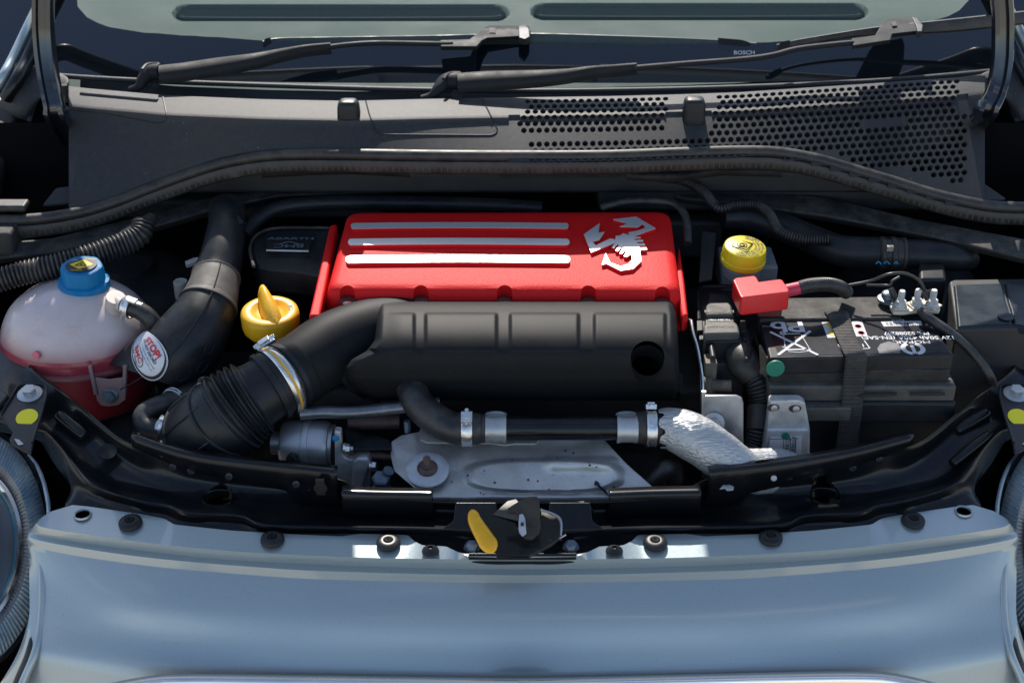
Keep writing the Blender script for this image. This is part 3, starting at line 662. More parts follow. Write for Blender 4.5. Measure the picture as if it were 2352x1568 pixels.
# ---- A pillars and wings at the picture's edges
for sx in (-1, 1):
    X = lambda px: px if sx < 0 else 2402 - px
    g = G(); q = [P(X(14), 225, .965), P(X(38), 185, .985), P(X(62), 140, .998), P(X(100), 60, 1.03), P(X(150), -40, 1.09)]
    q.append(q[-1] + (q[-1] - q[-2]).normalized() * .35); g.tube(q, .011, 12, n=30, ell=.8); pil = g.out('windscreen_pillar', M_black, car, sharp=80)
    g = G(); g.tube([p + V((sx * .016, .004, .004)) for p in q], .0062, 10, n=30); g.out('pillar_trim', M_paint, pil, sharp=80)
    # corner trim between cowl, wing and hinge
    g = G()
    rows = [[P(X(x), y, z) for x, y, z in r] for r in (
        ((20, 180, .985), (30, 150, .99), (62, 140, .992), (150, 168, .988), (160, 180, .988)),
        ((12, 200, .978), (25, 165, .988), (60, 158, .99), (110, 178, .986), (156, 200, .984)),
        ((8, 220, .965), (20, 200, .978), (45, 200, .98), (84, 200, .978), (100, 215, .975)),
        ((-5, 235, .955), (14, 232, .960), (36, 248, .958), (62, 262, .955), (84, 240, .958)),
        ((-20, 245, .945), (0, 252, .948), (24, 268, .944), (60, 280, .940), (76, 282, .940)))]
    n_ = 4; g.grid([[p for p in r] for r in rows]); g.out('corner_trim', M_cowl, car, sharp=40, sub=2, solid=.002)
    g = G(); q = [P(X(x), y, z) for x, y, z in ((70, 283, .935), (82, 240, .95), (98, 206, .965), (88, 255, .945), (82, 275, .94), (76, 283, .935))]
    g.tube([P(X(97), 205, .972), P(X(80), 238, .957), P(X(66), 280, .942)], .0025, 8); g.out('trim_gap_seal', M_rubd, car)
    # wing top beside the gutter
    g = G(); rows = [[P(X(x), y, z) for x, y, z in r] for r in (
        ((-90, 230, .95), (-60, 300, .93), (-60, 400, .905), (-60, 520, .885)),
        ((-20, 240, .945), (-20, 300, .93), (-25, 400, .905), (-30, 500, .885)),
        ((35, 262, .94), (22, 320, .925), (8, 380, .905), (-12, 460, .885)),
        ((40, 275, .925), (30, 340, .905), (14, 400, .885), (-4, 470, .865)),
        ((44, 290, .86), (36, 360, .84), (20, 420, .82), (0, 490, .80)))]
    g.grid(rows); g.out('wing', M_cowl if sx < 0 else M_paint, car, sharp=50, sub=2, solid=.0015)
    # gooseneck hinge arm
    if sx < 0: q = [(104, -70), (100, -20), (99, 40), (101, 90), (106, 140), (113, 185), (121, 225), (130, 262), (146, 300), (185, 345)]
    else: q = [(2296, -70), (2300, -20), (2304, 40), (2304, 90), (2302, 140), (2294, 190), (2282, 225), (2264, 256), (2250, 285), (2236, 305)]
    ys = [.215, .212, .208, .204, .198, .190, .180, .178, .222, .262]
    pts = [Q(x, y, yy) for (x, y), yy in zip(q, ys)]; pts.insert(0, pts[0] + V((0, .02, .10)))
    g = G(); rows = []; pp = cat([tuple(p) for p in pts], 50)
    pr = [(-.0115, -.003), (-.0105, -.0065), (-.006, -.0075), (-.0045, -.003), (.0025, -.0025), (.0045, -.0075), (.0095, -.0070), (.0115, -.003), (.0115, .004), (-.0115, .004)]
    for i, p in enumerate(pp):
        a = V(pp[min(i + 1, 49)]) - V(pp[max(i - 1, 0)]); a.normalize(); xd = V((1, 0, 0)); xd = (xd - a * xd.dot(a)).normalized(); yd = V((0, 1, 0)); yd = (yd - a * yd.dot(a)); yd = (yd - xd * yd.dot(xd)).normalized()
        s = 1.0 if i < 38 else 1.15
        rows.append([V(p) + xd * u * s + yd * v * s for u, v in pr])
    g.grid(rows, closed=True); arm = g.out('hinge_arm', M_black, car, sharp=45, bevel=0)
    arm.data.materials[0] = mat('hinge_black' + str(sx), (.008, .010, .016), .18, .1, coat=.8, dust=.06)
    g = G(); c = P(X(146), 215, .975); g.box(Fr(c, (1, 0, 0), (0, 1, 0)), .012, .008, .022); g.out('hinge_bracket', M_dusty, arm, bevel=.002)
    # block at the seal's end
    if sx < 0:
        g = G(); c = P(8, 545, .875); g.box(Fr(c), .036, .05, .034); g.out('seal_end_block', M_dusty, seal, bevel=.004, bseg=3)
        g = G(); c = P(12, 472, .905); g.box(Fr(c), .05, .02, .008); g.out('seal_end_clip', M_rub, seal, bevel=.003, bseg=3)
# wing inside: near black sheets stand in for the shaded gap beside the cowl
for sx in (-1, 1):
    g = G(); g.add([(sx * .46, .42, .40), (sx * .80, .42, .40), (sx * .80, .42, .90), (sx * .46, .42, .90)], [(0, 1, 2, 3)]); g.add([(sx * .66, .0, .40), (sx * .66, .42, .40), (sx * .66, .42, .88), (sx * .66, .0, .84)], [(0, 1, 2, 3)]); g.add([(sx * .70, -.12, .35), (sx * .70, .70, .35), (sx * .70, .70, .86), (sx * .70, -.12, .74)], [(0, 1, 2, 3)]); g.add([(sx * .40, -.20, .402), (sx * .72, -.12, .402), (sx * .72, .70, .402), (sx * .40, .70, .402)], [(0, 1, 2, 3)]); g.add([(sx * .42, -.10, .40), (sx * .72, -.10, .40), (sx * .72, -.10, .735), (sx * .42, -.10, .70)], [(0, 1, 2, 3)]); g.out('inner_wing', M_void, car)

# ---- raised bonnet, wholly above the picture
def cE(x):
    c = .9755 - .446 * x * x
    if abs(x + .035) < .165: c = max(c, 1.0)  # middle notch added to let sunlight onto the nose lip
    return c
g = G(); rows = [[], [], []]
xs = sorted(set([-.63 + 1.26 * i / 60 for i in range(61)] + [-.2001, -.1999, .1299, .1301])); rows = []
for t_ in [0, .02, .06, .15, .3, .5, .7, .85, 1]:
    row = []
    for x in xs:
        y0 = .325; z0 = cE(x) + .904 * y0
        L_ = .86; a = R(62 + 10 * t_); row.append(V((x * (1 - .16 * t_ * t_), y0 - L_ * t_ * math.cos(a) * (1 - .0 * x), z0 + L_ * t_ * math.sin(a))))
    rows.append(row)
g.grid(rows); bon = g.out('bonnet', M_paint, car, sharp=60, solid=.0025)
bon['label'] = 'raised bonnet'

# insulation bands on the fire wall
g = G(); g.wprism([P(x, y, .884 - (y - 440) * .00012) for x, y in ((1480, 412), (1700, 425), (1900, 452), (2100, 500), (2420, 560), (2420, 610), (2150, 545), (1900, 497), (1700, 470), (1560, 455))], (0, .01, -.012)); g.out('firewall_insulation', M_dusty, car, bevel=.004)
g = G(); g.wprism([P(x, y, .884 - (y - 440) * .00012) for x, y in ((-60, 560), (120, 545), (300, 500), (470, 455), (620, 430), (900, 425), (900, 440), (640, 450), (500, 478), (330, 528), (130, 580), (-60, 600))], (0, .01, -.012)); g.out('firewall_insulation', M_dusty, car, bevel=.004)
for cx in (300, 2090):
    g = G(); c = P(cx, 640, .78); g.lathe(axfr(c, (0, 0, 1)), [(.090, -.10), (.088, -.02), (.075, .004), (.050, .012), (.030, .013), (.028, .020), (.0, .021)], 40); g.out('strut_tower', M_dark, car, sharp=50)

# outer skin of the front wings, mostly outside the picture
for sx in (-1, 1):
    g = G(); rows = []
    for y, zt_, xo in ((-.235, .60, .575), (-.17, .66, .635), (-.10, .745, .68), (0, .795, .715), (.12, .845, .735), (.28, .885, .75), (.45, .92, .76), (.70, .93, .765)):
        rows.append([V((sx * (xo - .035), y, zt_)), V((sx * (xo - .012), y, zt_ + .006)), V((sx * xo, y, zt_ - .02)), V((sx * (xo + .02), y, zt_ - .12)), V((sx * (xo + .018), y, zt_ - .25)), V((sx * (xo + .005), y, .30))])
    g.grid(rows); g.out('front_wing', M_paint, car, sharp=60, solid=.002, sub=1)

# ================================================================ ENGINE BAY THINGS
class TS:
    """surface of a bent tube: s in metres along the path, angle round it"""
    def __init__(s, pts, rad, n=160, up=(0, 0, 1), ell=1.):
        q = cat([(*p, r) for p, r in zip(pts, rad)], 400); s.ell = ell
        C = [V(a[:3]) for a in q]; L = [0]
        for a, b in zip(C, C[1:]): L.append(L[-1] + (b - a).length)
        s.L = L[-1]; s.n = n; s.c = []; s.r = []; k = 0
        for i in range(n):
            d = s.L * i / (n - 1)
            while k < 398 and L[k + 1] < d: k += 1
            f = (d - L[k]) / max(L[k + 1] - L[k], 1e-9); s.c.append(C[k].lerp(C[k + 1], f)); s.r.append(q[k][3] + (q[k + 1][3] - q[k][3]) * f)
        s.nx = []; s.bn = []; nx = V(up)
        for i in range(n):
            t = (s.c[min(i + 1, n - 1)] - s.c[max(i - 1, 0)]).normalized(); nx = (nx - t * nx.dot(t)).normalized(); s.nx.append(nx.copy()); s.bn.append(t.cross(nx))
    def __call__(s, d, a, h=0):
        f = min(max(d / s.L, 0), 1) * (s.n - 1); i = min(int(f), s.n - 2); f -= i
        c = s.c[i].lerp(s.c[i + 1], f); r = s.r[i] * (1 - f) + s.r[i + 1] * f; nx = s.nx[i].lerp(s.nx[i + 1], f); bn = s.bn[i].lerp(s.bn[i + 1], f)
        return c + (nx * (math.cos(a) * s.ell) + bn * math.sin(a)) * (r + h)
    def mesh(s, g, d0=0, d1=None, rf=None, seg=32, n=None, caps=True):
        d1 = s.L if d1 is None else d1; n = n or max(4, int((d1 - d0) / s.L * s.n)); rows = []
        for i in range(n):
            d = d0 + (d1 - d0) * i / (n - 1); h = rf(d) if rf else 0
            rows.append([s(d, 2 * math.pi * k / seg, h) for k in range(seg)])
        o = len(g.v); g.grid(rows, closed=True)
        if caps: g.f.append(tuple(range(o, o + seg))); m = len(g.v); g.f.append(tuple(range(m - seg, m))[::-1])
        return g

# ---- red engine cover
cov = thing('engine_cover', 'bright red crackle finish engine cover with three silver stripes and scorpion emblem', 'engine cover', P(1160, 600, .84))
def zt(py): return .890 - .014 * (py - 480) / 186
_n = (P(1500, 500, zt(500)) - P(1000, 500, zt(500))).cross(P(1000, 500, zt(500)) - P(1000, 660, zt(660))).normalized()
if _n.z < 0: _n = -_n
def CT(px, py, h=0.): return P(px, py, zt(py)) + _n * h
BL, BR, FRt, FL = CT(796, 482), CT(1541, 480), CT(1566, 668), CT(747, 664)
def cring(ins, drop, rad=.016, m=10):
    """rounded ring of the cover, ins metres inside the outline, drop below"""
    cs = [BL, BR, FRt, FL]; ctr = sum(cs, V()) / 4; out = []
    e = [(cs[(i + 1) % 4] - cs[i]).normalized() for i in range(4)]
    inn = []
    for i in range(4):
        a, b = e[i - 1], e[i]; inn.append(cs[i] + (b - a) * ins)
    for i in range(4):
        a, b = e[i - 1], e[i]; r = max(rad - ins * .6, .004); p0 = inn[i] - a * r; p1 = inn[i] + b * r; c = inn[i]
        for k in range(m): t = k / (m - 1); out.append(p0 * (1 - t) ** 2 + c * (2 * t * (1 - t)) + p1 * t * t)
        nxt = inn[(i + 1) % 4] - e[i] * r
        for k in range(1, 12): out.append(p1.lerp(nxt, k / 12))
    return [p - _n * drop for p in out]
g = G(); rings = [cring(.03, 0), cring(.012, -.0002), cring(.005, .0012), cring(.0018, .004), cring(0, .0095), cring(-.002, .022), cring(-.006, .05)]
g.grid(rings, closed=True); nr = len(rings[0]); g.f.append(tuple(range(nr))); m_ = len(g.v); g.f.append(tuple(range(m_ - nr, m_))[::-1])
body = g.out('cover_body', M_red, cov, sharp=60)
cg = G()
SC = [(796, 676), (966, 676), (1159, 676), (1352, 677), (1523, 679)]
for x, y in SC:
    c = CT(x, y - 9, 0); fr = axfr(c, _n); cg.prism(fr, circ(.0082, 24, ry=.0105), -.07, .02)
cut(body, cg)
body.data.set_sharp_from_angle(angle=R(45))
for x, y in SC:
    c = CT(x, y - 9, -.012); g = G(); g.lathe(axfr(c, _n), [(.0081, -.03), (.0081, 0), (.006, .0008), (.0, .001)], 20); g.out('recess_plug', M_redrecess, cov)
g = G(); g.wprism([P(x, y, z) for x, y, z in ((757, 516, .880), (775, 512, .880), (752, 640, .868), (735, 724, .862), (709, 724, .862), (712, 712, .863))], (0, 0, -.02)); g.out('side_lip', M_red, cov, bevel=.003)
g = G(); g.wprism([P(x, y, z) for x, y, z in ((1560, 560, .872), (1572, 640, .866), (1581, 722, .858), (1566, 726, .858), (1550, 640, .866))], (0, 0, -.02)); g.out('side_lip', M_red, cov, bevel=.003)
def stripe(x0, x1, y, h, sag):
    def outl(k):
        pts = []; hh = h / 2 * k; L0, L1 = x0 + hh * 1.0, x1 - hh * 1.0; rr = hh
        for i in range(9): a = R(-90 + 180 * i / 8); pts.append((L1 + rr * 1.0 * math.cos(a) , y + 1 + rr * math.sin(a)))
        for i in range(1, 24): t = i / 24; xx = L1 + (L0 - L1) * t; pts.append((xx, y + hh - sag * math.sin(math.pi * t) + 1 * (1)))
        for i in range(9): a = R(90 + 180 * i / 8); pts.append((L0 + rr * math.cos(a), y + sag * .6 + rr * math.sin(a)))
        for i in range(1, 24): t = i / 24; xx = L0 + (L1 - L0) * t; pts.append((xx, y - hh - sag * math.sin(math.pi * t) + 1 * (1) - (sag * 0)))
        return pts
    o = outl(1)
    g = G(); g.wprism([CT(a, b, -.001) for a, b in o], _n * .0040); st = g.out('silver_stripe', M_red, cov, bevel=.0004)
    g = G(); q = outl(.97); g.wprism([CT(a, b, .0031) for a, b in q], _n * .0006); g.out('stripe_face', M_emb, st)
    st.name = 'stripe'
stripe(806, 1306, 524, 13, 2.0); stripe(800, 1308, 561, 15, 2.0); stripe(795, 1309, 601, 17, 2.0)
EM = [(620, 345), (602, 480), (690, 462), (612, 578), (515, 600), (565, 652), (765, 556), (835, 572), (838, 520), (900, 515), (945, 484), (1025, 512), (1012, 474), (1130, 450), (1255, 408), (1210, 355), (1145, 400), (890, 392), (1000, 350), (800, 292), (1120, 255), (1390, 415), (1085, 530), (1182, 540), (1186, 552), (1082, 560), (1112, 580), (1216, 575), (1220, 600), (1118, 608), (1142, 628), (1240, 625), (1245, 652), (1148, 655), (1165, 685), (1264, 682), (1270, 712), (1172, 718), (1195, 865), (1080, 975), (905, 1000), (715, 905), (648, 918), (700, 760), (765, 890), (905, 940), (1010, 912), (1066, 855), (1050, 768), (1010, 800), (985, 812), (950, 800), (988, 730), (965, 725), (925, 772), (890, 765), (935, 688), (910, 682), (868, 735), (835, 722), (888, 645), (862, 640), (820, 690), (785, 680), (835, 615), (500, 750), (400, 498)]
EM = [(1274 + x / 6, 457 + y / 6 + 4) for x, y in EM]
g = G(); g.wprism([CT(x, y, -.001) for x, y in EM], _n * .0038); em = g.out('scorpion_emblem', M_red, cov)
g = G(); g.wprism([CT(x, y, .0028) for x, y in EM], _n * .0007); g.out('emblem_face', M_emb, em)

# ---- black intake cover in front of it
man = thing('intake_plenum', 'black plastic intake plenum with raised pads and one round hole', 'intake plenum', P(1160, 860, .79))
PR = [(691, .845), (690, .858), (693, .8655), (700, .8690), (712, .8705), (722, .8708), (740, .8702), (760, .868), (780, .8645), (800, .8595), (815, .8545), (830, .848), (845, .8408), (860, .833), (873, .826), (885, .818), (897, .8095), (907, .8015), (915, .7945), (919, .788), (917, .780)]
def sstep(a, b, x): t = min(max((x - a) / (b - a), 0), 1); return t * t * (3 - 2 * t)
PADS = [(815, 951), (978, 1140), (1172, 1328), (1365, 1527)]
rows = []
nxx = 260
for k, (py, z) in enumerate(cat(PR, 90)):
    row = []
    xl = interp([(690, 868), (780, 862), (806, 842), (826, 806), (845, 792), (868, 794), (888, 808), (905, 835), (920, 880)], py); xr = interp([(690, 1547), (720, 1553), (800, 1557), (900, 1561), (920, 1556)], py)
    for i in range(nxx + 1):
        u = i / nxx; px = xl + (xr - xl) * u
        e = min(1, (1 - u) * (xr - xl) / 16, u * (xr - xl) / (16 if py < 800 else 34)); rd = (1 - math.sqrt(max(0, 1 - (1 - e) ** 2))) * .014
        h = 0
        for a, b in PADS: h = max(h, (sstep(a - 5, a + 5, px) if a > 900 else sstep(866, 930, px)) * (1 - sstep(b - 4, b + 5, px)) * sstep(716, 727, py) * (1 - sstep(806, 819, py)))
        p = P(px, py, z - rd * (1 if z > .8 else .3)); nn = V((0, -.45, .9)); row.append(p + nn * (h * .0030))
    rows.append(row)
g = G(); g.grid(rows)
R_ = [r[-1] for r in rows]; g.grid([R_, [V((p.x + .001, p.y, p.z - .004)) for p in R_], [V((p.x + .0012, max(min(p.y, -.04), -.10), .80)) for p in R_]])
L_ = [r[0] for r in rows]; g.grid([L_, [V((p.x - .004, max(min(p.y, -.04), -.10), min(p.z, .84) - .004)) for p in L_]])
mb = g.out('plenum_body', M_plas, man, sharp=50, solid=.003, off=-1)
bm = bmesh.new(); bm.from_mesh(mb.data); bmesh.ops.remove_doubles(bm, verts=bm.verts, dist=1e-6); bmesh.ops.recalc_face_normals(bm, faces=bm.faces)
if sum(f.normal.z * f.calc_area() for f in bm.faces) < 0: bmesh.ops.reverse_faces(bm, faces=bm.faces)
bm.to_mesh(mb.data); bm.free(); mb.data.shade_smooth(); mb.data.set_sharp_from_angle(angle=R(50))
g = G(); c = P(1487, 823, .8505); fr = axfr(c, (0, -.80, .60)); g.prism(fr, [(x * (1 - .10 * max(0, -y / .017)), y) for x, y in circ(.0168, 40, ry=.0172)], -.045, .04); cut(mb, g)
g = G(); c = P(1487, 823, .8515); fr = axfr(c, (0, -.5, .86)); g.lathe(fr, [(.0172, -.002), (.0176, -.001), (.0174, -.0002), (.0166, -.0035)], 36, mod=lambda r_, z_, a: 1 + .16 * abs(math.sin(a)) ** 2)
g = G(); q_ = [(x * (1 - .10 * max(0, -y / .017)), y) for x, y in circ(.01685, 40, ry=.01725)]; g.grid([[fr(x, y, -.004) for x, y in q_], [fr(x * .98, y * .98, -.012) for x, y in q_], [fr(x * .9, y * .9, -.024) for x, y in q_]], closed=True); g.out('hole_sleeve', M_plas, man, sharp=80)
# neck to the hose and the bulge under it
g = G(); ts = TS([P(960, 748, .830), P(900, 758, .831), P(835, 773, .831), P(765, 800, .828), (P(715, 830, .824)), P(668, 860, .819)], [.034, .0368, .0378, .0378, .0365, .0345], up=(0, 0, 1)); ts.mesh(g, seg=40, rf=lambda d: .0012 if d > ts.L - .012 else 0)
g.out('plenum_neck', M_plas, man, sharp=50)
g = G(); g.tube([P(960, 850, .81), P(905, 845, .815), P(860, 853, .815), P(824, 860, .812), P(803, 866, .808)], [.020, .0235, .0215, .0165, .0035], 28, n=34); g.out('plenum_bulge', M_plas, man, sharp=80)
g = G(); g.tube([P(868, 800, .849), P(880, 788, .858), P(893, 795, .858), P(905, 812, .85)], [.002, .004, .003, .002], 12, n=18); 

# ---- ribbed intake elbow
elb = thing('intake_hose', 'ribbed black rubber intake elbow with shiny yellow marked clamp joined to the plenum', 'air hose', P(520, 1000, .75))
eq = [(668, 860, .8185), (640, 877, .8160), (604, 899, .811), (560, 927, .802), (515, 962, .788), (474, 1003, .760), (448, 1052, .722), (436, 1100, .68)]
ep = [P(*a) for a in eq]
te = TS(ep, [.0345, .0345, .0345, .0375, .0420, .0440, .0430, .040], n=260)
def erf(d):
    L = te.L; h = 0
    if d < .006: h = .0022
    elif d < .022: h = .0008
    elif d < .027: h = .0026
    elif d < .040: h = -.0015
    elif d < .073:
        k = (d - .043) / .0060; h = (.0048 * (.5 - .5 * math.cos(2 * math.pi * k)) ** 1.5 + .0002) if d > .043 else -.001
    else: h = .001
    return h
g = G(); te.mesh(g, rf=erf, seg=56, n=420, caps=True); eb = g.out('elbow', M_plas2, elb, sharp=60)
# clamp: bright band with yellow line
g = G(); te.mesh(g, .0085, .0170, rf=lambda d: .0020, seg=64, n=4, caps=False); cb = g.out('hose_clamp', M_clamp, elb, solid=.0008)
g = G(); te.mesh(g, .0122, .0140, rf=lambda d: .0031, seg=64, n=3, caps=False); g.out('yellow_line', M_orange, cb)
fr = axfr(te(.014, R(60), .004), te(.014, R(60), .01) - te(.014, R(60), 0), te(.02, R(60)) - te(.008, R(60)))
g = G(); c = P(612, 792, .846); f2 = axfr(c, (-.3, -.3, .9), (1, .5, 0)); g.box(f2, .020, .009, .005, 0); g.box(Fr(f2(0, 0, .004), f2.x, f2.y), .012, .006, .004, 0); g.tube([f2(-.012, .001, .004), f2(.012, .001, .004)], .0026, 10, smooth=False)
g.out('clamp_ear', M_clamp, cb, bevel=.0006)
# moulded ribs on the elbow
g = G()
for a0 in (R(-62), R(-15), R(25)):
    q = [te(.078 + (te.L - .09) * k / 14, a0 + .05 * k / 14, .0012) for k in range(15)]; g.tube(q, [.0006] + [.0021] * 13 + [.0006], 8)
for d0 in (.082, .118):
    q = [te(d0, R(-110) + R(190) * k / 24, .0010) for k in range(25)]; g.tube(q, .0022, 8, smooth=False)
g.out('moulded_rib', M_plas2, elb, sharp=80)
g = G(); c = te(.083, R(60), .003); g.lathe(axfr(c, te(.083, R(60), .01) - te(.083, R(60), 0)), [(.006, 0), (.0058, .003), (.004, .0045), (0, .0048)], 20); g.out('moulded_boss', M_plas2, elb)
g = G(); c = te(.118, R(75), .002); g.tube([te(.110, R(70), .002), te(.124, R(80), .002)], [.0055, .0055], 14, smooth=False); g.out('moulded_boss', M_plas2, elb)
# small breather hose left of it
br = thing('breather_hose', 'small black hose bent round to a shiny spring clamp left of the ribbed elbow', 'hose', P(350, 960, .75))
g = G(); g.tube([P(*a) for a in ((470, 880, .775), (430, 905, .778), (395, 922, .780), (355, 935, .778), (330, 952, .774), (333, 975, .768), (362, 985, .765), (400, 992, .764))], .0105, 18, n=60); g.out('hose', M_rubd, br, sharp=80)
clampband(P(398, 917, .780), P(392, 922, .780) - P(404, 912, .779), .0110, .0055, 'band_clamp', M_clamp, br, screw=False)
b = clampband(P(378, 984, .765), P(395, 988, .765) - P(365, 981, .765), .0112, .0085, 'spring_clamp', M_clamp, br, screw=False)
g = G(); c = P(380, 962, .779); g.box(axfr(c, (0, -.3, 1), (1, -.4, 0)), .012, .006, .003); g.box(axfr(c + V((.003, 0, .002)), (0, -.3, 1), (1, -.4, 0)), .005, .008, .003); g.out('clamp_tab', M_clamp, b, bevel=.0006)

# ---- snorkel with sticker
sn = thing('air_snorkel', 'black plastic air snorkel with a slanted open end and oval white air filter sticker', 'air duct', P(420, 800, .76))
sq_ = [(522, 478, .885), (520, 520, .880), (512, 575, .868), (498, 630, .853), (489, 668, .846), (474, 712, .836), (447, 762, .822), (408, 812, .803), (352, 850, .783), (290, 885, .765)]
tsn = TS([P(*a) for a in sq_], [.0200, .0208, .0228, .0246, .0266, .0310, .0365, .0395, .0380, .0330], n=200, up=(0, 0, 1))
# open end: stop on a slanted plane
g = G(); seg = 48; rows = []
e0 = P(247, 834, .803); e1 = P(415, 893, .748); e2 = P(300, 850, .75)
pn = (e1 - e0).cross(ray(320, 865)).normalized(); 
if pn.dot(tsn(tsn.L, 0) - tsn(0, 0)) < 0: pn = -pn
def dend(a):
    for k in range(300):
        d = tsn.L * (.55 + .45 * k / 299)
        if (tsn(d, a) - e0).dot(pn) > 0: return d
    return tsn.L
de = [dend(2 * math.pi * k / seg) for k in range(seg)]
N_ = 90
for i in range(N_): rows.append([tsn(de[k] * i / (N_ - 1), 2 * math.pi * k / seg) for k in range(seg)])
g.grid(rows, closed=True); sb = g.out('duct', M_plas2, sn, sharp=60, solid=.0022, off=-1)
bm = bmesh.new(); bm.from_mesh(sb.data)
cc = sum((v.co for v in bm.verts), V()) / len(bm.verts)
f0 = bm.faces[:][0]; ctr0 = sum((v.co for v in list(bm.verts)[:seg]), V()) / seg
bm.faces.ensure_lookup_table()
if bm.faces[5].normal.dot(bm.faces[5].calc_center_median() - ctr0) < 0: bmesh.ops.reverse_faces(bm, faces=bm.faces)
bm.to_mesh(sb.data); bm.free()
# grey joint collar
dcol0, dcol1 = None, None
def dnear(px, py):
    best = (1e9, 0)
    for k in range(200):
        d = tsn.L * k / 199; c = tsn.c[int(k)]; x, y = wproj(c); e = math.hypot(x - px, y - py)
        if e < best[0]: best = (e, d)
    return best[1]
dA, dB = dnear(497, 636), dnear(480, 702)
g = G(); tsn.mesh(g, dA, dB, rf=lambda d: .0022 if (d - dA < .003 or dB - d < .003) else .0012, seg=48, n=24, caps=True); g.out('grey_collar', M_collar, sn, sharp=50)
g = G(); q = [tsn(dA + (tsn.L * .97 - dA) * k / 40, R(-18), .0012) for k in range(41)]; g.tube(q, .0007, 6, smooth=False, n=41); g.out('mould_seam', M_plas2, sn)
g = G(); g.tube([P(486, 520, .885), P(500, 505, .890), (P(540, 503, .890)), P(556, 520, .885)], .006, 12); g.out('duct_shoulder', M_plas2, sn, sharp=80)
# small moulded marks
def ringmark(par, fn, r, name='moulded_mark'):
    g = G(); g.tube([fn(r * math.cos(a * math.pi / 10), r * math.sin(a * math.pi / 10)) for a in range(21)], .0004, 5, smooth=False, n=21); return g.out(name, M_plas2, par)
# sticker
def camang(d):
    best = (-9, 0)
    for k in range(72):
        a = 2 * math.pi * k / 72; p = tsn(d, a); nn = (p - tsn(d, a, -.01)).normalized(); v = nn.dot((CAM - p).normalized())
        if v > best[0]: best = (v, a)
    return best[1]
def solve(px, py):
    best = (1e9, 0, 0)
    for k in range(100, 198):
        d = tsn.L * k / 199; a0 = camang(d)
        for j in range(-24, 25):
            a = a0 + j * .055; x, y = wproj(tsn(d, a)); e = math.hypot(x - px, y - py)
            if e < best[0]: best = (e, d, a)
    return best
_, sd0, sa0 = solve(334, 814)
x0, y0 = wproj(tsn(sd0, sa0)); x1, y1 = wproj(tsn(sd0, sa0 + .2)); SGN = 1 if (x1 - x0) > 0 else -1
def stk(u, v, h=0):     # u: reading direction (round the duct), v: up the duct
    return tsn(sd0 - v * .80, sa0 + SGN * u * .92 / .038, .0026 + h)
def sdisc(a, b, h, m, name, parent, cu=0, cv=0, n=40, rot=0, clip=None):
    rows = []
    for k in range(9):
        f = k / 8; row = []
        for j in range(n):
            t = 2 * math.pi * j / n; u, v = a * f * math.cos(t), b * f * math.sin(t); c, s = math.cos(rot), math.sin(rot); uu, vv = cu + u * c - v * s, cv + u * s + v * c
            row.append(stk(uu, vv, h))
        rows.append(row)
    g = G(); g.grid(rows, closed=True); return g.out(name, m, parent, sharp=80)
st = sdisc(.0300, .0215, .0, M_white, 'sticker', sn)
for k_, (du, dv) in enumerate(((.040, .012), (.050, .022), (.044, .034))): ringmark(sn, (lambda a, b, du=du, dv=dv: tsn(sd0 - dv + b, sa0 + SGN * (du + a) / .038, .0024)), .0045)

sdisc(.0285, .0200, .0002, M_blackprint, 'sticker_ring', st)
sdisc(.0262, .0186, .0004, M_silver, 'sticker_face', st, cu=-.0012, cv=.0012)
sdisc(.0135, .0080, .0006, M_blackprint, 'logo_oval', st, cu=-.0035, cv=-.0100)
sdisc(.0129, .0074, .0008, M_white, 'logo_oval_face', st, cu=-.0038, cv=-.0098)
def stext(body, size, cu, cv, m, bold=0, sx=1., arc=0):
    text(body, size, lambda x, y, z: stk(cu + x, cv + y - arc * x * x, .0010), m, st, 'lettering', bold, sx)
stext('STOP!', .0088, .000, .0118, M_redprint, .0003, 1.15, 6)
stext('DO NOT DISCARD', .0036, .0005, .0062, M_blackprint, .00008)
stext('Engine developed with a lifetime air filter.', .0022, .001, .0022, M_blackprint)
stext('bmcairfilters.com  info@bmcairfilters.com', .0020, .002, -.0012, M_blackprint)
stext('BMC', .0088, -.0038, -.0082, M_redprint, .00025, 1.1)
stext('Air Filter', .0048, -.0038, -.0142, M_blackprint, .00005)

# ---- air box disc behind with its plaque
ab = thing('air_filter_box', 'black round ended air filter box with small engraved plaque left of the red cover', 'air filter', P(670, 580, .83))
q = [(585, 600), (575, 575), (582, 550), (605, 532), (640, 525), (700, 524), (760, 524), (790, 540), (790, 640), (735, 632), (680, 622), (620, 618), (592, 612)]
g = G(); g.wprism([P(x, y, .868 - (y - 524) * .00012) for x, y in q], (0, 0, -.03)); g.out('box_lid', M_plas2, ab, bevel=.003, bseg=3)
g = G(); qq = lerpx([(583, 612), (574, 575), (582, 548), (605, 531), (640, 524), (700, 523), (760, 524)], 40, True); g.tube([P(x, y, .870) for x, y in qq], .0018, 8, smooth=False, n=40); g.out('box_rim', M_dusty, ab)
pz = lambda y: .8705 - (y - 524) * .00012
g = G(); g.wprism([P(x, y, pz(y)) for x, y in ((616, 546), (716, 548), (711, 575), (611, 573))], (0, 0, .0012)); pq = g.out('plaque', M_blackprint, ab, bevel=.0003)
g = G(); g.tube([P(612, 575, .866), P(709, 577, .866)], .0011, 8, smooth=False); g.out('plaque_edge', M_steel, pq)
c = P(668, 548, pz(548) + .0016); f = Fr(c, (1, 0, 0), (0, 1, 0)); text('ABARTH', .0085, lambda x, y, z: f(x, y, .0), MATS.setdefault('dg', mat('grey_engraving', (.10, .14, .18), .4)), pq, 'lettering', .0002, 1.6)
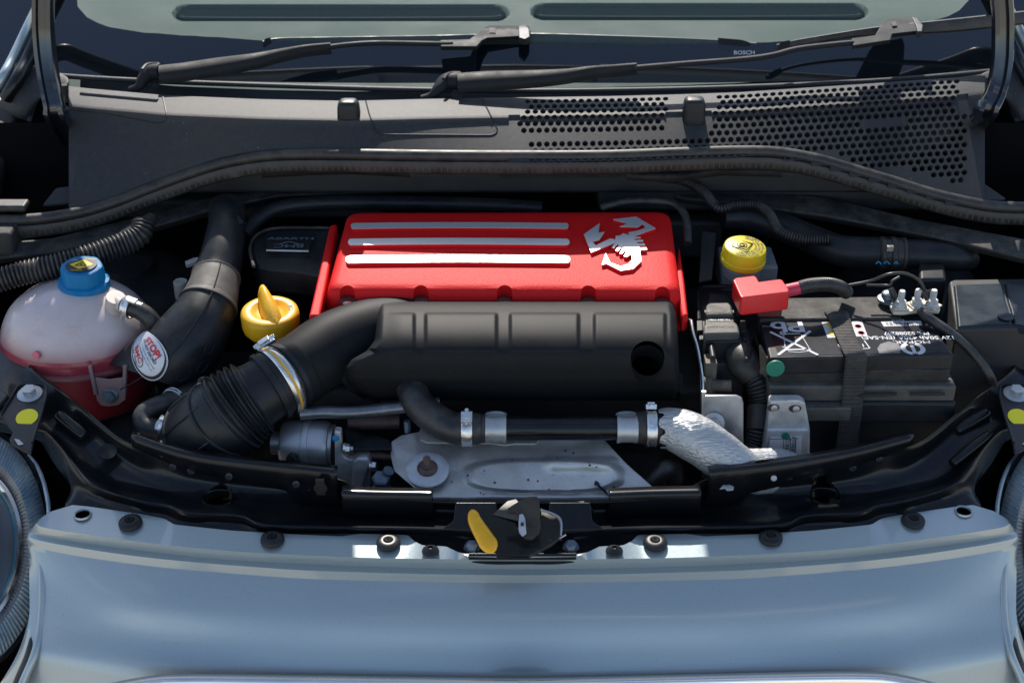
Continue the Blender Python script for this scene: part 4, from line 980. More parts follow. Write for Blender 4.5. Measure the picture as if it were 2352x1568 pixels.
c = P(664, 564, pz(564) + .0016); f3 = Fr(c, (-1, 0, 0), (0, -1, 0)); text('BMC', .0125, lambda x, y, z: f3(x, y, 0), MATS['dg'], pq, 'lettering', .0003, 1.3)
g = G(); g.tube([P(640, 562, pz(562) + .002), P(664, 555, pz(555) + .002), P(690, 562, pz(562) + .002)], .0004, 6); g.out('logo_arc', MATS['dg'], pq)

# ---- oil filler cap
oc = thing('oil_filler_cap', 'bright yellow oil filler cap with finger grip between the snorkel and the red cover', 'oil cap', P(622, 740, .82))
c = P(622, 742, .829); fr = axfr(c, (.02, -.06, 1))
g = G(); g.lathe(fr, [(.024, -.012), (.029, -.006), (.0305, .0), (.0308, .011), (.0298, .0150), (.0275, .0168), (.0225, .0172), (.019, .0166), (.0165, .0140), (.008, .0130), (0, .0130)], 48, mod=lambda r_, z_, a: 1 + (.006 * math.cos(12 * a) if r_ > .028 and z_ < .012 else 0)); cap = g.out('cap', M_yel, oc, sharp=50)
g = G(); ax = axfr(fr(0, 0, .012), fr.z); d_ = V((.45, -1, 0)).normalized(); sd_ = V((1, .45, 0)).normalized(); rows = []
for t_, hw, hh in ((-1.02, .0020, .012), (-.95, .0050, .0205), (-.8, .0064, .0250), (-.55, .0070, .0250), (-.2, .0086, .0215), (.15, .0098, .0175), (.5, .0092, .0125), (.8, .0068, .0080), (1.0, .0020, .0045)):
    b_ = fr(0, 0, .0115) + d_ * (.0275 * t_); row = []
    for k in range(13):
        a = math.pi * k / 12; row.append(b_ + sd_ * (hw * math.cos(a)) * (1 if 0 < k < 12 else 1.15) + V((0, 0, hh * math.sin(a) ** .8 * .98)))
    rows.append(row)
g.grid(rows); g.out('finger_grip', M_yel, cap, sharp=80)
f4 = Fr(fr(.0215, .006, .0175), (-.3, 1, 0), (-1, -.3, 0)); text('OIL', .0072, lambda x, y, z: f4(x, y, 0), M_blackprint, cap, 'lettering', .0001)

# ---- coolant tank
ct = thing('coolant_tank', 'milky egg shaped coolant tank with a blue screw cap and pink coolant inside', 'coolant tank', P(170, 860, .72))
C0 = P(172, 775, .800); C0 = V((C0.x, .0225, .800))
def tring(r, z, n=64):
    out = []
    for k in range(n):
        a = 2 * math.pi * k / n; m = 1 + .007 * math.cos(12 * a) * (1 - sstep(.835, .850, z)) * sstep(.795, .803, z) if True else 1
        out.append(C0 + V((.0845 * r * m * math.cos(a), .0745 * r * math.sin(a), z - .800)))
    return out
def trows(prof):
    g = G(); g.grid([tring(r, z) for r, z in prof], closed=True); return g
up = [(.02, .8565), (.2, .8560), (.38, .8530), (.55, .8475), (.70, .8395), (.82, .829), (.92, .815), (.975, .8035)]
gd = trows(cat(up, 40)); n_ = len(gd.v); gd.f.append(tuple(range(64))); tank = gd.out('tank_top', M_tank, ct, sharp=80)
g = trows(cat([(.975, .8035), (.993, .797), (.985, .790), (.975, .7865)], 12)); g.out('fluid_band', mat('pink_fluid_band', (.26, .03, .05), .3, sss=.2, coat=.4, noise=.3, nscale=18), tank, sharp=80)
g = trows([(.975, .7880), (1.03, .7872), (1.035, .7850), (1.03, .7828), (.96, .7820)]); g.out('tank_seam', mat('pink_seam', (.26, .09, .10), .35, sss=.1, coat=.2), tank, sharp=50)
g = trows(cat([(.965, .7820), (.95, .770), (.93, .755), (.88, .735), (.70, .715), (.02, .708)], 30)); g.out('tank_bottom', M_coolred, ct, sharp=80)
def zgrad(m, zlo, zhi, clo):
    t = m.node_tree; N = t.nodes; L = t.links; b = N['Principled BSDF']; tc = N.new('ShaderNodeTexCoord'); sx = N.new('ShaderNodeSeparateXYZ'); L.new(tc.outputs['Object'], sx.inputs[0])
    nz = N.new('ShaderNodeTexNoise'); nz.inputs['Scale'].default_value = 30; L.new(tc.outputs['Object'], nz.inputs[0]); ma = N.new('ShaderNodeMath'); ma.operation = 'MULTIPLY_ADD'; ma.inputs[1].default_value = .006; L.new(nz.outputs[0], ma.inputs[0]); L.new(sx.outputs[2], ma.inputs[2])
    mr = N.new('ShaderNodeMapRange'); mr.interpolation_type = 'SMOOTHSTEP'; mr.inputs[1].default_value = zlo; mr.inputs[2].default_value = zhi; L.new(ma.outputs[0], mr.inputs[0])
    mx = N.new('ShaderNodeMix'); mx.data_type = 'RGBA'; mx.inputs[6].default_value = (*clo, 1); src = b.inputs['Base Color'].links[0].from_socket; L.new(src, mx.inputs[7]); L.new(mr.outputs[0], mx.inputs[0]); L.new(mx.outputs[2], b.inputs['Base Color'])
MT2 = mat('tank_with_fluid', (.52, .44, .44), .30, 0, coat=.25, sss=.2, noise=.15, nscale=20, dust=.35, dscale=12, dcol=(.30, .24, .20)); zgrad(MT2, .076, .110, (.26, .03, .05)); tank.data.materials[0] = MT2
# cap with lobes
c = P(194, 655, .853); c = V((c.x, c.y, .850)); fr = axfr(c, (.04, -.05, 1))
lob = lambda r_, z_, a: 1 + (.05 * max(0, math.cos(6 * a)) ** .5 if (r_ > .015 and z_ > .010) else 0)
g = G(); g.lathe(fr, [(.0262, -.003), (.0268, .001), (.0268, .009), (.0255, .0105), (.0222, .0115), (.0218, .024), (.0205, .0272), (.0180, .0283), (.0, .0285)], 72, mod=lob); bc = g.out('screw_cap', M_blue, ct, sharp=40)
ft = Fr(fr(0, .0, .0288), (1, 0, 0), (0, 1, 0))
g = G(); g.prism(ft, circ(.0165, 40), 0, .0003); g.out('cap_label', M_blackprint, bc)
g = G(); g.prism(ft, [(-.0125, 0), (0, -.0105), (.0125, 0), (0, .0105)], .0003, .0006); dm = g.out('label_diamond', M_ydot, bc)
g = G()
for k in range(3):
    a, b = [(( -.0058, -.0035), (.0058, -.0035)), ((.0058, -.0035), (0, .0055)), ((0, .0055), (-.0058, -.0035))][k]; g.tube([ft(*a, .0008), ft(*b, .0008)], .00045, 6, smooth=False)
g.prism(ft, circ(.0014, 8, 0, -.0005), .0006, .0009); g.out('warning_triangle', M_blackprint, dm)
text('1.4 bar', .0042, lambda x, y, z: ft(x + .0068, y + .0115, .0006), M_ydot, bc); text('120°', .0042, lambda x, y, z: ft(x - .0095, y + .0095, .0006), M_ydot, bc); text('MOPAR', .0036, lambda x, y, z: ft(x - .002, y - .0135, .0006), M_ydot, bc)
# filler nozzle, clamp and hose
noz = [P(268, 690, .852), P(276, 704, .852), P(296, 708, .850)]
g = G(); g.tube([P(262, 716, .835), P(264, 700, .845), P(266, 682, .856)], [.0112, .0105, .0100], 22, n=12); g.tube([P(266, 692, .849), P(285, 704, .849), P(302, 710, .848)], .0072, 18, n=12); g.out('nozzle', M_milky, ct, sharp=50)
dk = P(318, 715, .847) - P(288, 704, .849)
ch = thing('tank_hose', 'short black overflow hose curving down from the nozzle of the coolant tank', 'hose', P(350, 760, .80))
g = G(); g.tube([P(*a) for a in ((284, 703, .849), (300, 706, .849), (322, 714, .846), (345, 732, .838), (357, 760, .822), (358, 800, .795), (352, 850, .76))], [.0098, .0096, .0094, .0094, .0094, .0094, .0094], 20, n=50); hb = g.out('hose', M_rubd, ch, sharp=80)
b = clampband(P(297, 705, .849), dk, .0104, .0085, 'spring_clamp', M_clamp, ch, screw=False)
g = G(); f2 = axfr(P(303, 690, .8625), (0, -.2, 1), dk); g.box(f2, .011, .007, .0025); g.box(Fr(f2(.008, 0, -.001), f2.x, f2.y), .010, .004, .0018); g.out('clamp_tab', M_clamp, b, bevel=.0006)
# lower bracket
g = G(); YB = -.056
for a, b_ in (((207, 838), (221, 905)), ((288, 838), (286, 905))): g.tube([Q(*a, YB), Q(*b_, YB)], [.0026, .0026], 10, smooth=False)
q = [(209, 850), (222, 920), (232, 931), (250, 934), (272, 930), (288, 918), (291, 895), (287, 850), (280, 868), (250, 872), (220, 868)]
g.wprism([Q(x, y, YB) for x, y in q], (0, .0025, 0)); g.out('tank_foot', mat('pinkish_milky', (.22, .15, .16), .4, sss=.1), ct, bevel=.001)
hexbolt(axfr(Q(253, 908, YB), (0, -1, .25)), .0062, .007, flange=1.45).out('foot_bolt', M_blust, ct)
g = G(); g.lathe(axfr(C0 + V((-.024, -.0702, .012)), (-.2, -1, .3)), [(.0042, -.002), (.004, .0008), (0, .0012)], 16); g.out('level_spot', mat('pink_spot', (.6, .12, .18), .4), tank)

# ---- corrugated loom hose behind the tank
def corrthing(name, label, pts, r, pitch, amp, m=M_rubd, cate='hose', **k):
    g = G(); g.corr([P(*a) for a in pts], r, pitch, amp, **k); o = g.out(name, m, None, sharp=80); return tag(o, label, cate)
corrthing('corrugated_hose', 'thick corrugated black hose passing behind the blue capped tank', ((-40, 655, .855), (0, 643, .858), (50, 628, .862), (120, 612, .866), (200, 590, .870), (270, 566, .874), (318, 542, .880), (330, 510, .89)), .0135, .0046, .0028)
# cap on black fitting, sunlight painted in as a pale colour
fit = thing('service_port', 'slim black service port with cap painted pale as if sunlit between the tank and the snorkel', 'valve', P(414, 700, .80))
g = G(); c = P(414, 720, .80); c2 = P(414, 645, .848); fr = axfr(c2, (0, 0, 1)); g.lathe(fr, [(.0078, -.020), (.0078, -.001), (.0070, 0), (.004, -.0012), (0, -.0012)], 24, mod=lambda r_, z_, a: 1 + .02 * math.cos(14 * a)); g.out('port_cap', M_cast, fit).data.materials[0] = mat('sunlit_pale_cap', (.30, .29, .26), .7, dust=.6, dscale=90, dcol=(.1, .1, .1))
g = G(); g.lathe(fr, [(.009, -.075), (.009, -.05), (.0085, -.049), (.0085, -.040), (.0068, -.038), (.0068, -.034), (.0085, -.032), (.0085, -.024), (.0066, -.022), (.0066, -.019)], 24); g.out('port_body', M_plas2, fit)

# ---- battery
bt = thing('battery', 'black car battery with printed top, green dot and webbing strap beside the fuse studs', 'battery', P(1980, 900, .70))
zb = .842
q = [P(1768, 822, zb), P(2193, 815, zb), P(2122, 722, zb), P(1744, 731, zb)]
def bl(px, py, h=0): p = P(px, py, zb + h); return p
g = G(); g.wprism([p for p in q], (0, 0, -.020)); lid = g.out('lid', M_plas2, bt, bevel=.0022, bseg=3)
g = G(); g.wprism([P(x, y, .8455) for x, y in ((1745, 733), (2072, 729), (2030, 680), (1745, 684))], (0, 0, -.022)); g.out('rear_step', M_dusty, bt, bevel=.002)
yf = q[0].y; x0, x1 = q[0].x, q[1].x
def bx(xa, xb, ya, yb, za, zz): g = G(); g.box(Fr(((xa + xb) / 2, (ya + yb) / 2, (za + zz) / 2)), xb - xa, yb - ya, zz - za); return g
bx(x0 + .003, x1 - .002, yf + .003, yf + .10, .800, .826).out('case', M_dusty, bt, bevel=.002)
bx(x0 + .001, x1 + .004, yf - .006, yf + .10, .790, .812).out('case_ledge', M_collar, bt, bevel=.003, bseg=3)
bx(x0 + .0, x1 + .006, yf - .010, yf + .10, .770, .7955).out('tray_rim', M_plas2, bt, bevel=.004, bseg=3)
bx(x0 + .004, x1 + .004, yf - .006, yf + .10, .60, .772).out('tray', M_plas2, bt, bevel=.003)
bx(x0 + .001, x0 + .085, yf - .016, yf + .0, .776, .7925).out('case_step', M_collar, bt, bevel=.002)
g = G()
for a, b_ in (((2090, 905), (2170, 904)), ((1975, 908), (2060, 905))):
    g.tube([Q(*a, yf - .011), Q(*b_, yf - .011)], .0016, 8, smooth=False)
g.out('tray_bead', M_plas2, bt)
g = G(); c = Q(1781, 846, yf - .0062); g.lathe(axfr(c, (0, -1, .0)), [(.0092, -.001), (.0092, .0007), (0, .0009)], 30); g.out('green_dot', M_green, bt)
# printed film
g = G(); g.wprism([bl(1763, 741, .0001), bl(2122, 737, .0001), bl(2180, 811, .0001), bl(1788, 817, .0001)], (0, 0, .0003)); film = g.out('printed_film', M_label, bt)
def T(body, px, py, size, m=M_white, bold=0., sx=1., par=None, h=.0008):
    f = Fr(bl(px, py, h), (-1, 0, 0), (0, -1, 0)); return text(body, size, lambda x, y, z: f(x, y, 0), m, par or film, 'lettering', bold, sx)
def flatp(pts, m, name, par, h=.0006, th=.0002):
    g = G(); g.wprism([bl(x, y, h) for x, y in pts], (0, 0, th)); return g.out(name, m, par)
def stroke(a, b, wd, h=.0007):
    pa, pb = bl(*a, h), bl(*b, h); d = (pb - pa); n_ = V((-d.y, d.x, 0)).normalized() * wd / 2
    return [pa + n_, pb + n_, pb - n_, pa - n_]
T('Pb', 1809, 749, .0290, bold=.0006, sx=1.25); T('RECYCLE', 1765, 749, .0030)
g = G()
for a, b_, wd in (((1769, 762), (1879, 815), .0030), ((1861, 760), (1787, 815), .0030), ((1796, 767), (1838, 766), .0010), ((1800, 770), (1804, 803), .0007), ((1840, 768), (1860, 802), .0007), ((1797, 797), (1812, 797), .0012), ((1805, 803), (1862, 802), .0022), ((1810, 807), (1835, 809), .0009), ((1835, 809), (1858, 806), .0009)):
    g.wprism(stroke(a, b_, wd), (0, 0, .0002))
c = bl(1798, 765, .0008); g.lathe(Fr(c), [(.0018, 0), (.0018, .0002), (.0032, .0002), (.0032, 0)], 20)
g.out('crossed_bin_mark', M_white, film)
wl = flatp([(1887, 740), (1980, 738), (1993, 772), (1901, 776)], M_white, 'warning_label', film)
for (px, py) in ((1903, 748), (1908, 767)):
    flatp([(px - 9, py - 6), (px + 11, py - 6), (px + 4, py + 6)], M_ydot, 'hazard_triangle', wl, .0009)
for (px, py) in ((1971, 749), (1978, 764)):
    g = G(); c = bl(px, py, .0009); g.lathe(Fr(c), [(.0030, 0), (.0030, .0002), (.0036, .0002), (.0036, 0)], 20); g.out('prohibition_ring', M_redprint, wl)
bc_ = flatp([(2023, 739), (2115, 737), (2118, 747), (2030, 750)], M_white, 'barcode_label', film)
g = G(); x = 2035
while x < 2106:
    wd = random.choice((.0004, .0006, .0010)); g.wprism(stroke((x, 740), (x + 3, 747), wd, .0009), (0, 0, .0001)); x += random.choice((2.6, 3.4, 4.4))
g.out('bars', M_blackprint, bc_)
T('EXIDE', 2062, 735, .0050, bold=.0001); T('PN: 52088207', 2082, 765, .0088, bold=.0002, sx=.92); T('12V 50Ah 420A (EN-SAE)', 2086, 775, .0092, bold=.0002, sx=.98)
T('MOPAR.', 2094, 785, .0082, bold=.0001, sx=1.3)
g = G(); c = bl(2097, 800, .0009); f = Fr(c, (-1, 0, 0), (0, -1, 0))
def arcp(r0, r1, a0, a1, n=20): return [(r1 * math.cos(R(a0 + (a1 - a0) * k / n)), r1 * math.sin(R(a0 + (a1 - a0) * k / n))) for k in range(n + 1)] + [(r0 * math.cos(R(a1 + (a0 - a1) * k / n)), r0 * math.sin(R(a1 + (a0 - a1) * k / n))) for k in range(n + 1)]
for a0, a1 in ((-65, 75), (105, 245)):
    pts = arcp(.0075, .0125, a0, a1); g.add([f(a * .98, b_, 0) for a, b_ in pts], [tuple(range(len(pts)))])
g.prism(f, [(-.0018, -.006), (.0018, -.006), (.0018, .0115), (0, .0085), (-.0018, .0115)], 0, .0001)
g.out('maker_logo', M_white, film)
flatp([(2020, 812), (2015, 800), (2022, 790), (2040, 784), (2062, 788), (2070, 800), (2066, 811)], mat('scuffed_film', (.07, .07, .075), .5, noise=.8, nscale=120, dust=.8, dscale=60, dcol=(.2, .2, .2)), 'scuffed_patch', film, .0004)
g = G()
for a, b_ in (((1925, 792), (1938, 783)), ((1925, 792), (1936, 805)), ((1985, 782), (1998, 800)), ((1998, 800), (1980, 801)), ((1981, 790), (1984, 797))): g.wprism(stroke(a, b_, .0012), (0, 0, .0002))
g.out('star_mark', M_white, film)
# side plate left of the battery, its sunlight painted in as tan
g = G(); g.wprism([P(1748, 790, .838), P(1766, 822, .836), P(1768, 868, .805), P(1760, 905, .785), P(1742, 862, .812), P(1750, 850, .818)], (-.0025, 0, 0)); g.out('tray_side_wall', mat('sunlit_tan_wall', (.10, .085, .065), .8, dust=.9, dscale=90, dcol=(.40, .34, .27)), bt, bevel=.001)
# strap
L_ = [(1893, 716, .8475), (1898, 720, .8485), (1906, 738, .8465), (1921, 772, .8462), (1936, 806, .8462), (1943, 818, .8462)]; R_ = [(1943, 713, .8475), (1948, 717, .8485), (1955, 738, .8465), (1966, 770, .8462), (1984, 804, .8462), (1992, 816, .8462)]
rows = [[P(*a).lerp(P(*b_), k / 6) for k in range(7)] for a, b_ in zip(L_, R_)]
last = rows[-1]
for z, dy in ((.8440, -.0035), (.838, -.0050), (.825, -.0060), (.810, -.0085), (.795, -.0125), (.788, -.014), (.76, -.014), (.70, -.014), (.62, -.014)): rows.append([V((p.x, yf + dy, z)) for p in last])
g = G(); R2_ = []
for i in range(7): R2_.append(cat([tuple(r[i]) for r in rows], 90))
g.grid([[V(R2_[i][k]) for i in range(7)] for k in range(90)]); g.out('strap', M_web, bt, sharp=60, solid=.0014)
t = M_web.node_tree; sxp = t.nodes.new('ShaderNodeSeparateXYZ'); ma = t.nodes.new('ShaderNodeMath'); ma.operation = 'SUBTRACT'; tco = t.nodes.new('ShaderNodeTexCoord'); cmb = t.nodes.new('ShaderNodeCombineXYZ')
t.links.new(tco.outputs['Object'], sxp.inputs[0]); t.links.new(sxp.outputs[1], ma.inputs[0]); t.links.new(sxp.outputs[2], ma.inputs[1]); t.links.new(ma.outputs[0], cmb.inputs[1]); t.links.new(sxp.outputs[0], cmb.inputs[0]); t.links.new(cmb.outputs[0], wv.inputs[0])
bpw = t.nodes.new('ShaderNodeBump'); bpw.inputs['Strength'].default_value = 1; bpw.inputs['Distance'].default_value = .0012; t.links.new(wv.outputs[0], bpw.inputs['Height']); t.links.new(bpw.outputs[0], t.nodes['Principled BSDF'].inputs['Normal'])
wv.inputs['Scale'].default_value = 105; wv.bands_direction = 'Y'; wv.inputs['Distortion'].default_value = .8; wv.inputs['Detail Scale'].default_value = 4

# ---- fuse studs on the rear corner
fs = thing('battery_terminal', 'corroded metal terminal plate with three threaded studs behind the battery', 'terminal', P(2100, 705, .845))
zp = .852
g = G(); g.wprism([P(x, y, zp) for x, y in ((2042, 694), (2060, 688), (2085, 693), (2100, 690), (2125, 685), (2150, 690), (2160, 708), (2157, 714), (2120, 712), (2095, 714), (2075, 717), (2052, 716), (2046, 706))], (0, 0, -.004)); pm = mat('corroded_plate', (.52, .45, .36), .6, .25, noise=.5, nscale=90, bump=.6, bscale=400, dust=.8, dscale=90, dcol=(.2, .14, .08)); g.out('plate', pm, fs, bevel=.0012)
for px, py, rot in ((2067, 705, 0), (2104, 702, 20), (2140, 703, 40)):
    g = G(); c = P(px, py, zp); f = Fr(c, (math.cos(R(rot)), math.sin(R(rot)), 0), (-math.sin(R(rot)), math.cos(R(rot)), 0)); g.box(f, .016, .015, .002, .0); tab = g.out('lug', pm, fs, bevel=.0006)
    hexbolt(Fr(f(0, 0, .002), f.x, f.y), .0056, .0065, flange=1.2).out('nut', M_cast, tab)
    stud(Fr(f(0, 0, .007), f.x, f.y), .0034, .0125).out('threaded_stud', M_cast, fs)
g = G(); g.lathe(axfr(P(2040, 684, .853), (0, 0, 1)), [(.011, -.003), (.011, 0), (.0075, .001), (.0070, .006), (.005, .0075), (0, .008)], 24); g.out('clamp_post', M_blust, fs)
g = G(); g.tube([P(2046, 662, .868), P(2052, 676, .862), P(2060, 690, .856)], [.0030, .0034, .0026], 10, n=12); g.tube([P(2122, 668, .866), P(2132, 688, .858)], .0034, 10, smooth=False); g.tube([P(2133, 666, .866), P(2141, 684, .859)], .0030, 10, smooth=False); g.out('crimp_sleeve', M_rubd, fs)
cab = lambda name, label, pts, r, m=M_rubd, ca='cable', **k: tag((lambda g: (g.tube([P(*a) for a in pts], r, 14, **k), g.out(name, m, None, sharp=80))[1])(G()), label, ca)
cab('ground_cable', 'thick black cable leading from the middle stud down past the right side of the battery', ((2112, 712, .855), (2124, 722, .853), (2142, 736, .850), (2180, 762, .842), (2220, 795, .83), (2255, 835, .815), (2276, 870, .80), (2286, 910, .77)), [.0042, .0052, .0052, .005, .005, .005, .005, .005], n=70)
cab('thin_wire', 'thin black wire arching from dark space over to the right hand stud', ((1950, 655, .868), (2000, 645, .876), (2040, 630, .888), (2080, 628, .888), (2112, 645, .878), (2124, 668, .866)), .0016, n=60)
cab('thin_wire', 'thin black wire looping low to the left hand stud', ((1990, 655, .868), (2030, 655, .868), (2044, 655, .870), (2050, 645, .874), (2066, 636, .877)), .0014, n=40)

# ---- red terminal cover, its cable
rt = thing('terminal_cover', 'bright red plastic terminal cover over the positive post with a pink sleeve', 'terminal cover', P(1750, 690, .85))
zr = .880
q = [(1683, 640), (1736, 632), (1742, 646), (1798, 638), (1815, 663), (1812, 676), (1700, 690), (1692, 672)]
g = G(); g.wprism([P(x, y, zr) for x, y in [(1683, 642), (1690, 637), (1732, 632), (1738, 635), (1744, 646), (1790, 640), (1798, 642), (1813, 664), (1812, 670), (1706, 683), (1700, 680)]], (.0005, -.001, -.021)); rb = g.out('cover_shell', M_redp, rt, bevel=.0032, bseg=4, sharp=60)
g = G(); g.tube([P(1805, 668, .872), P(1840, 660, .874)], [.0068, .0066], 20, smooth=False); g.out('pink_sleeve', mat('pink_sleeve_rubber', (.50, .03, .07), .5, bump=.1), rt)
g = G(); c = P(1765, 708, .853); g.box(Fr(c), .026, .02, .012); g.out('clamp_foot', mat('dull_red_clamp', (.12, .02, .018), .6, .3, dust=.5, dscale=80), rt, bevel=.003)
g = G(); pts = [P(*a) for a in ((1836, 661, .874), (1860, 655, .876), (1900, 653, .874), (1930, 660, .866), (1945, 672, .855))]; g.corr(pts, .0075, .0022, .0006, seg=18); tag(g.out('braided_cable', M_rubd, None, sharp=80), 'black braided cable leaving the pink sleeve of the red terminal cover', 'cable')

# ---- brake fluid reservoir
rv = thing('brake_fluid_reservoir', 'milky brake fluid reservoir with ribbed lemon yellow cap at the back right', 'fluid reservoir', P(1706, 640, .83))
c = P(1706, 597, .872); fr = axfr(c, (.06, -.10, 1))
g = G(); g.lathe(fr, [(.0236, -.002), (.0242, .0), (.0242, .0035), (.0232, .0045), (.0228, .0145), (.0222, .0170), (.0205, .0180), (.0, .0182)], 88, mod=lambda r_, z_, a: 1 + (.022 if math.cos(22 * a) > .25 and .003 < z_ < .016 else 0)); yc = g.out('ribbed_cap', M_yel2, rv, sharp=40)
f = Fr(fr(-.0035, .001, .0185), V((.82, -.48, 0)), V((.42, .8, 0)))
g = G()
for s_, w_ in ((.0086, .0011),):
    for a in range(4):
        cs = [(-s_, -s_), (s_, -s_), (s_, s_), (-s_, s_)]; p0, p1 = cs[a], cs[(a + 1) % 4]; g.tube([f(*p0, 0), f(*p1, 0)], w_ * .5, 6, smooth=False)
for r_, w_ in ((.0052, .0004), (.0026, .0006)):
    g.tube([f(r_ * math.cos(a * math.pi / 12), r_ * math.sin(a * math.pi / 12), 0) for a in range(25)], w_, 6, smooth=False)
g.out('brake_symbol', M_blackprint, yc)
def arctext(body, r, a0, size, fr_, m, par, z, da):
    for i, ch_ in enumerate(body):
        if ch_ == ' ': continue
        a = a0 + i * da; o_ = fr_(r * math.cos(a), r * math.sin(a), z); ux = -fr_.x * math.sin(a) + fr_.y * math.cos(a); f_ = Fr(o_, ux * (1 if da > 0 else -1), (-(fr_.x * math.cos(a) + fr_.y * math.sin(a))) * (1 if da > 0 else -1))
        yield f_, ch_
def arcjoin(body, r, a0, size, fr_, m, par, z, da):
    g = G()
    for f_, ch_ in arctext(body, r, a0, size, fr_, m, par, z, da):
        cu = bpy.data.curves.new('t', 'FONT'); cu.body = ch_; cu.size = size; cu.align_x = 'CENTER'; cu.align_y = 'CENTER'; cu.resolution_u = 2; cu.offset = size * .02
        ob = bpy.data.objects.new('t', cu); COL.objects.link(ob); me = bpy.data.meshes.new_from_object(ob.evaluated_get(bpy.context.evaluated_depsgraph_get()))
        g.add([f_(v.co.x, v.co.y, 0) for v in me.vertices], [tuple(p.vertices) for p in me.polygons]); bpy.data.objects.remove(ob); bpy.data.meshes.remove(me)
    return g.out('lettering', m, par)
arcjoin('CLEAN FILLER CAP BEFORE REMOVING', .0190, R(-125), .0036, fr, M_blackprint, yc, .0186, R(6.6))
arcjoin('USE ONLY DOT 4 FLUID FROM A SEALED', .0152, R(-120), .0034, fr, M_blackprint, yc, .0186, R(6.0))
arcjoin('SEALED CONTAINER', .0116, R(-100), .0030, fr, M_blackprint, yc, .0186, R(9))
g = G(); g.lathe(fr, [(.021, -.020), (.0215, -.010), (.0215, -.003)], 30); cc_ = P(1715, 640, .84); g.box(Fr(cc_ + V((.002, .02, 0))), .062, .05, .036); g.out('reservoir_body', mat('cloudy_reservoir', (.10, .14, .17), .4, dust=.3), rv, bevel=.004)
# grey bracket strap left of it
g = G(); g.wprism([P(x, y, .872 - (y - 530) * .0002) for x, y in ((1612, 530), (1645, 534), (1636, 640), (1605, 646), (1608, 600))], (0, 0, -.003)); g.out('steel_strap', M_plas2, None, bevel=.001); o = bpy.data.objects['steel_strap']; tag(o, 'flat dark steel strap bracket standing left of the yellow capped reservoir', 'bracket')

# ---- big multi pin connector
cn = thing('wiring_connector', 'dusty square multi pin connector with stepped ribs between the red cover and the battery', 'connector', P(1650, 760, .80))
def pbox(pts, z, dz, name, m, par, bevel=.002, bseg=2, dv=(0, 0)):
    g = G(); g.wprism([P(x, y, z if not callable(z) else z(y)) for x, y in pts], (dv[0], dv[1], -dz)); return g.out(name, m, par, bevel=bevel, bseg=bseg)
pbox([(1604, 664), (1612, 655), (1682, 655), (1690, 664), (1694, 760), (1608, 762)], .828, .05, 'housing', M_dark, cn)
g = G(); qq = [P(x, y, .834) for x, y in ((1606, 735), (1604, 680), (1606, 664), (1614, 658), (1684, 658), (1690, 666), (1692, 700), (1694, 730))]; g.tube(qq, .0022, 8, smooth=False); g.out('housing_rim', M_plas2, cn)
pbox([(1628, 672), (1668, 671), (1683, 700), (1684, 712), (1622, 712), (1622, 700)], .842, .03, 'plug_back', M_plas2, cn, .003, 3)
pbox([(1622, 700), (1628, 694), (1674, 693), (1681, 700), (1685, 722), (1620, 723)], .8455, .03, 'plug_ridge', M_collar, cn, .003, 3)
pbox([(1620, 722), (1685, 721), (1689, 742), (1618, 744)], .841, .03, 'plug_middle', M_plas2, cn, .002)
pbox([(1616, 746), (1622, 738), (1688, 737), (1697, 745), (1700, 764), (1616, 766)], .844, .03, 'plug_front', M_collar, cn, .003, 3)
pbox([(1620, 762), (1700, 760), (1706, 782), (1622, 784)], .836, .03, 'plug_lip', M_plas2, cn, .002)
g = G(); c = P(1652, 715, .8462); f = Fr(c, (1, 0, 0), (0, 1, 0)); text('BOSCH', .0075, lambda x, y, z: f(x, y, 0), M_blackprint, cn, 'lettering', .0001, 1.3)
c = P(1655, 748, .8447); f5 = Fr(c, (1, 0, 0), (0, 1, 0)); text('BOSCH', .0065, lambda x, y, z: f5(x, y, 0), M_blackprint, cn, 'lettering', .0001, 1.3)
c = P(1652, 734, .8418); f6 = Fr(c, (-1, 0, 0), (0, -1, 0)); text('TX-304-Y901', .0042, lambda x, y, z: f6(x, y, 0), M_cast, cn, 'lettering')
for s_, x_ in ((0, 1606), (1, 1706)):
    pbox([(x_ - 6, 735), (x_ + 8, 735), (x_ + 9, 758), (x_ - 5, 759)], .840, .02, 'latch_arm', M_plas2, cn, .001)
    pbox([(x_ - 2, 757), (x_ + 14, 756), (x_ + 16, 778), (x_, 780)], .836, .02, 'latch_arm', M_plas2, cn, .001)
g = G(); qq = [P(x, y, .832) for x, y in ((1638, 822), (1634, 800), (1636, 786), (1645, 781), (1708, 779), (1720, 786), (1722, 806), (1715, 828))]; g.tube(qq, .0030, 10, smooth=False); g.out('lever_frame', M_plas2, cn, sharp=80)
pbox([(1640, 786), (1716, 784), (1716, 830), (1644, 836)], .815, .05, 'plug_base', M_dark, cn)
# corrugated loom out of it
lm = thing('wiring_loom', 'black corrugated wiring conduit curving down from the connector in front of the battery', 'conduit', P(1735, 1000, .70))
g = G(); g.tube([P(*a) for a in ((1690, 800, .815), (1700, 818, .818), (1712, 840, .815), (1726, 862, .806))], [.0125, .0165, .0165, .0145], 24, n=24); g.out('taped_end', M_rub, lm, sharp=80)
g = G(); g.corr([P(*a) for a in ((1716, 845, .812), (1738, 880, .800), (1748, 920, .785), (1746, 950, .775))], .0132, .0040, .0022, ell=1.0); g.out('conduit', M_rubd, lm, sharp=80)
g = G(); g.tube([P(*a) for a in ((1746, 935, .779), (1745, 965, .770), (1743, 992, .762))], .0136, 22, n=14); g.out('tape_wrap', M_rub, lm, sharp=80)
g = G(); g.corr([P(*a) for a in ((1744, 985, .764), (1737, 1020, .750), (1722, 1050, .740), (1700, 1085, .72))], .0132, .0040, .0020); g.out('lower_conduit', M_rubd, lm, sharp=80)

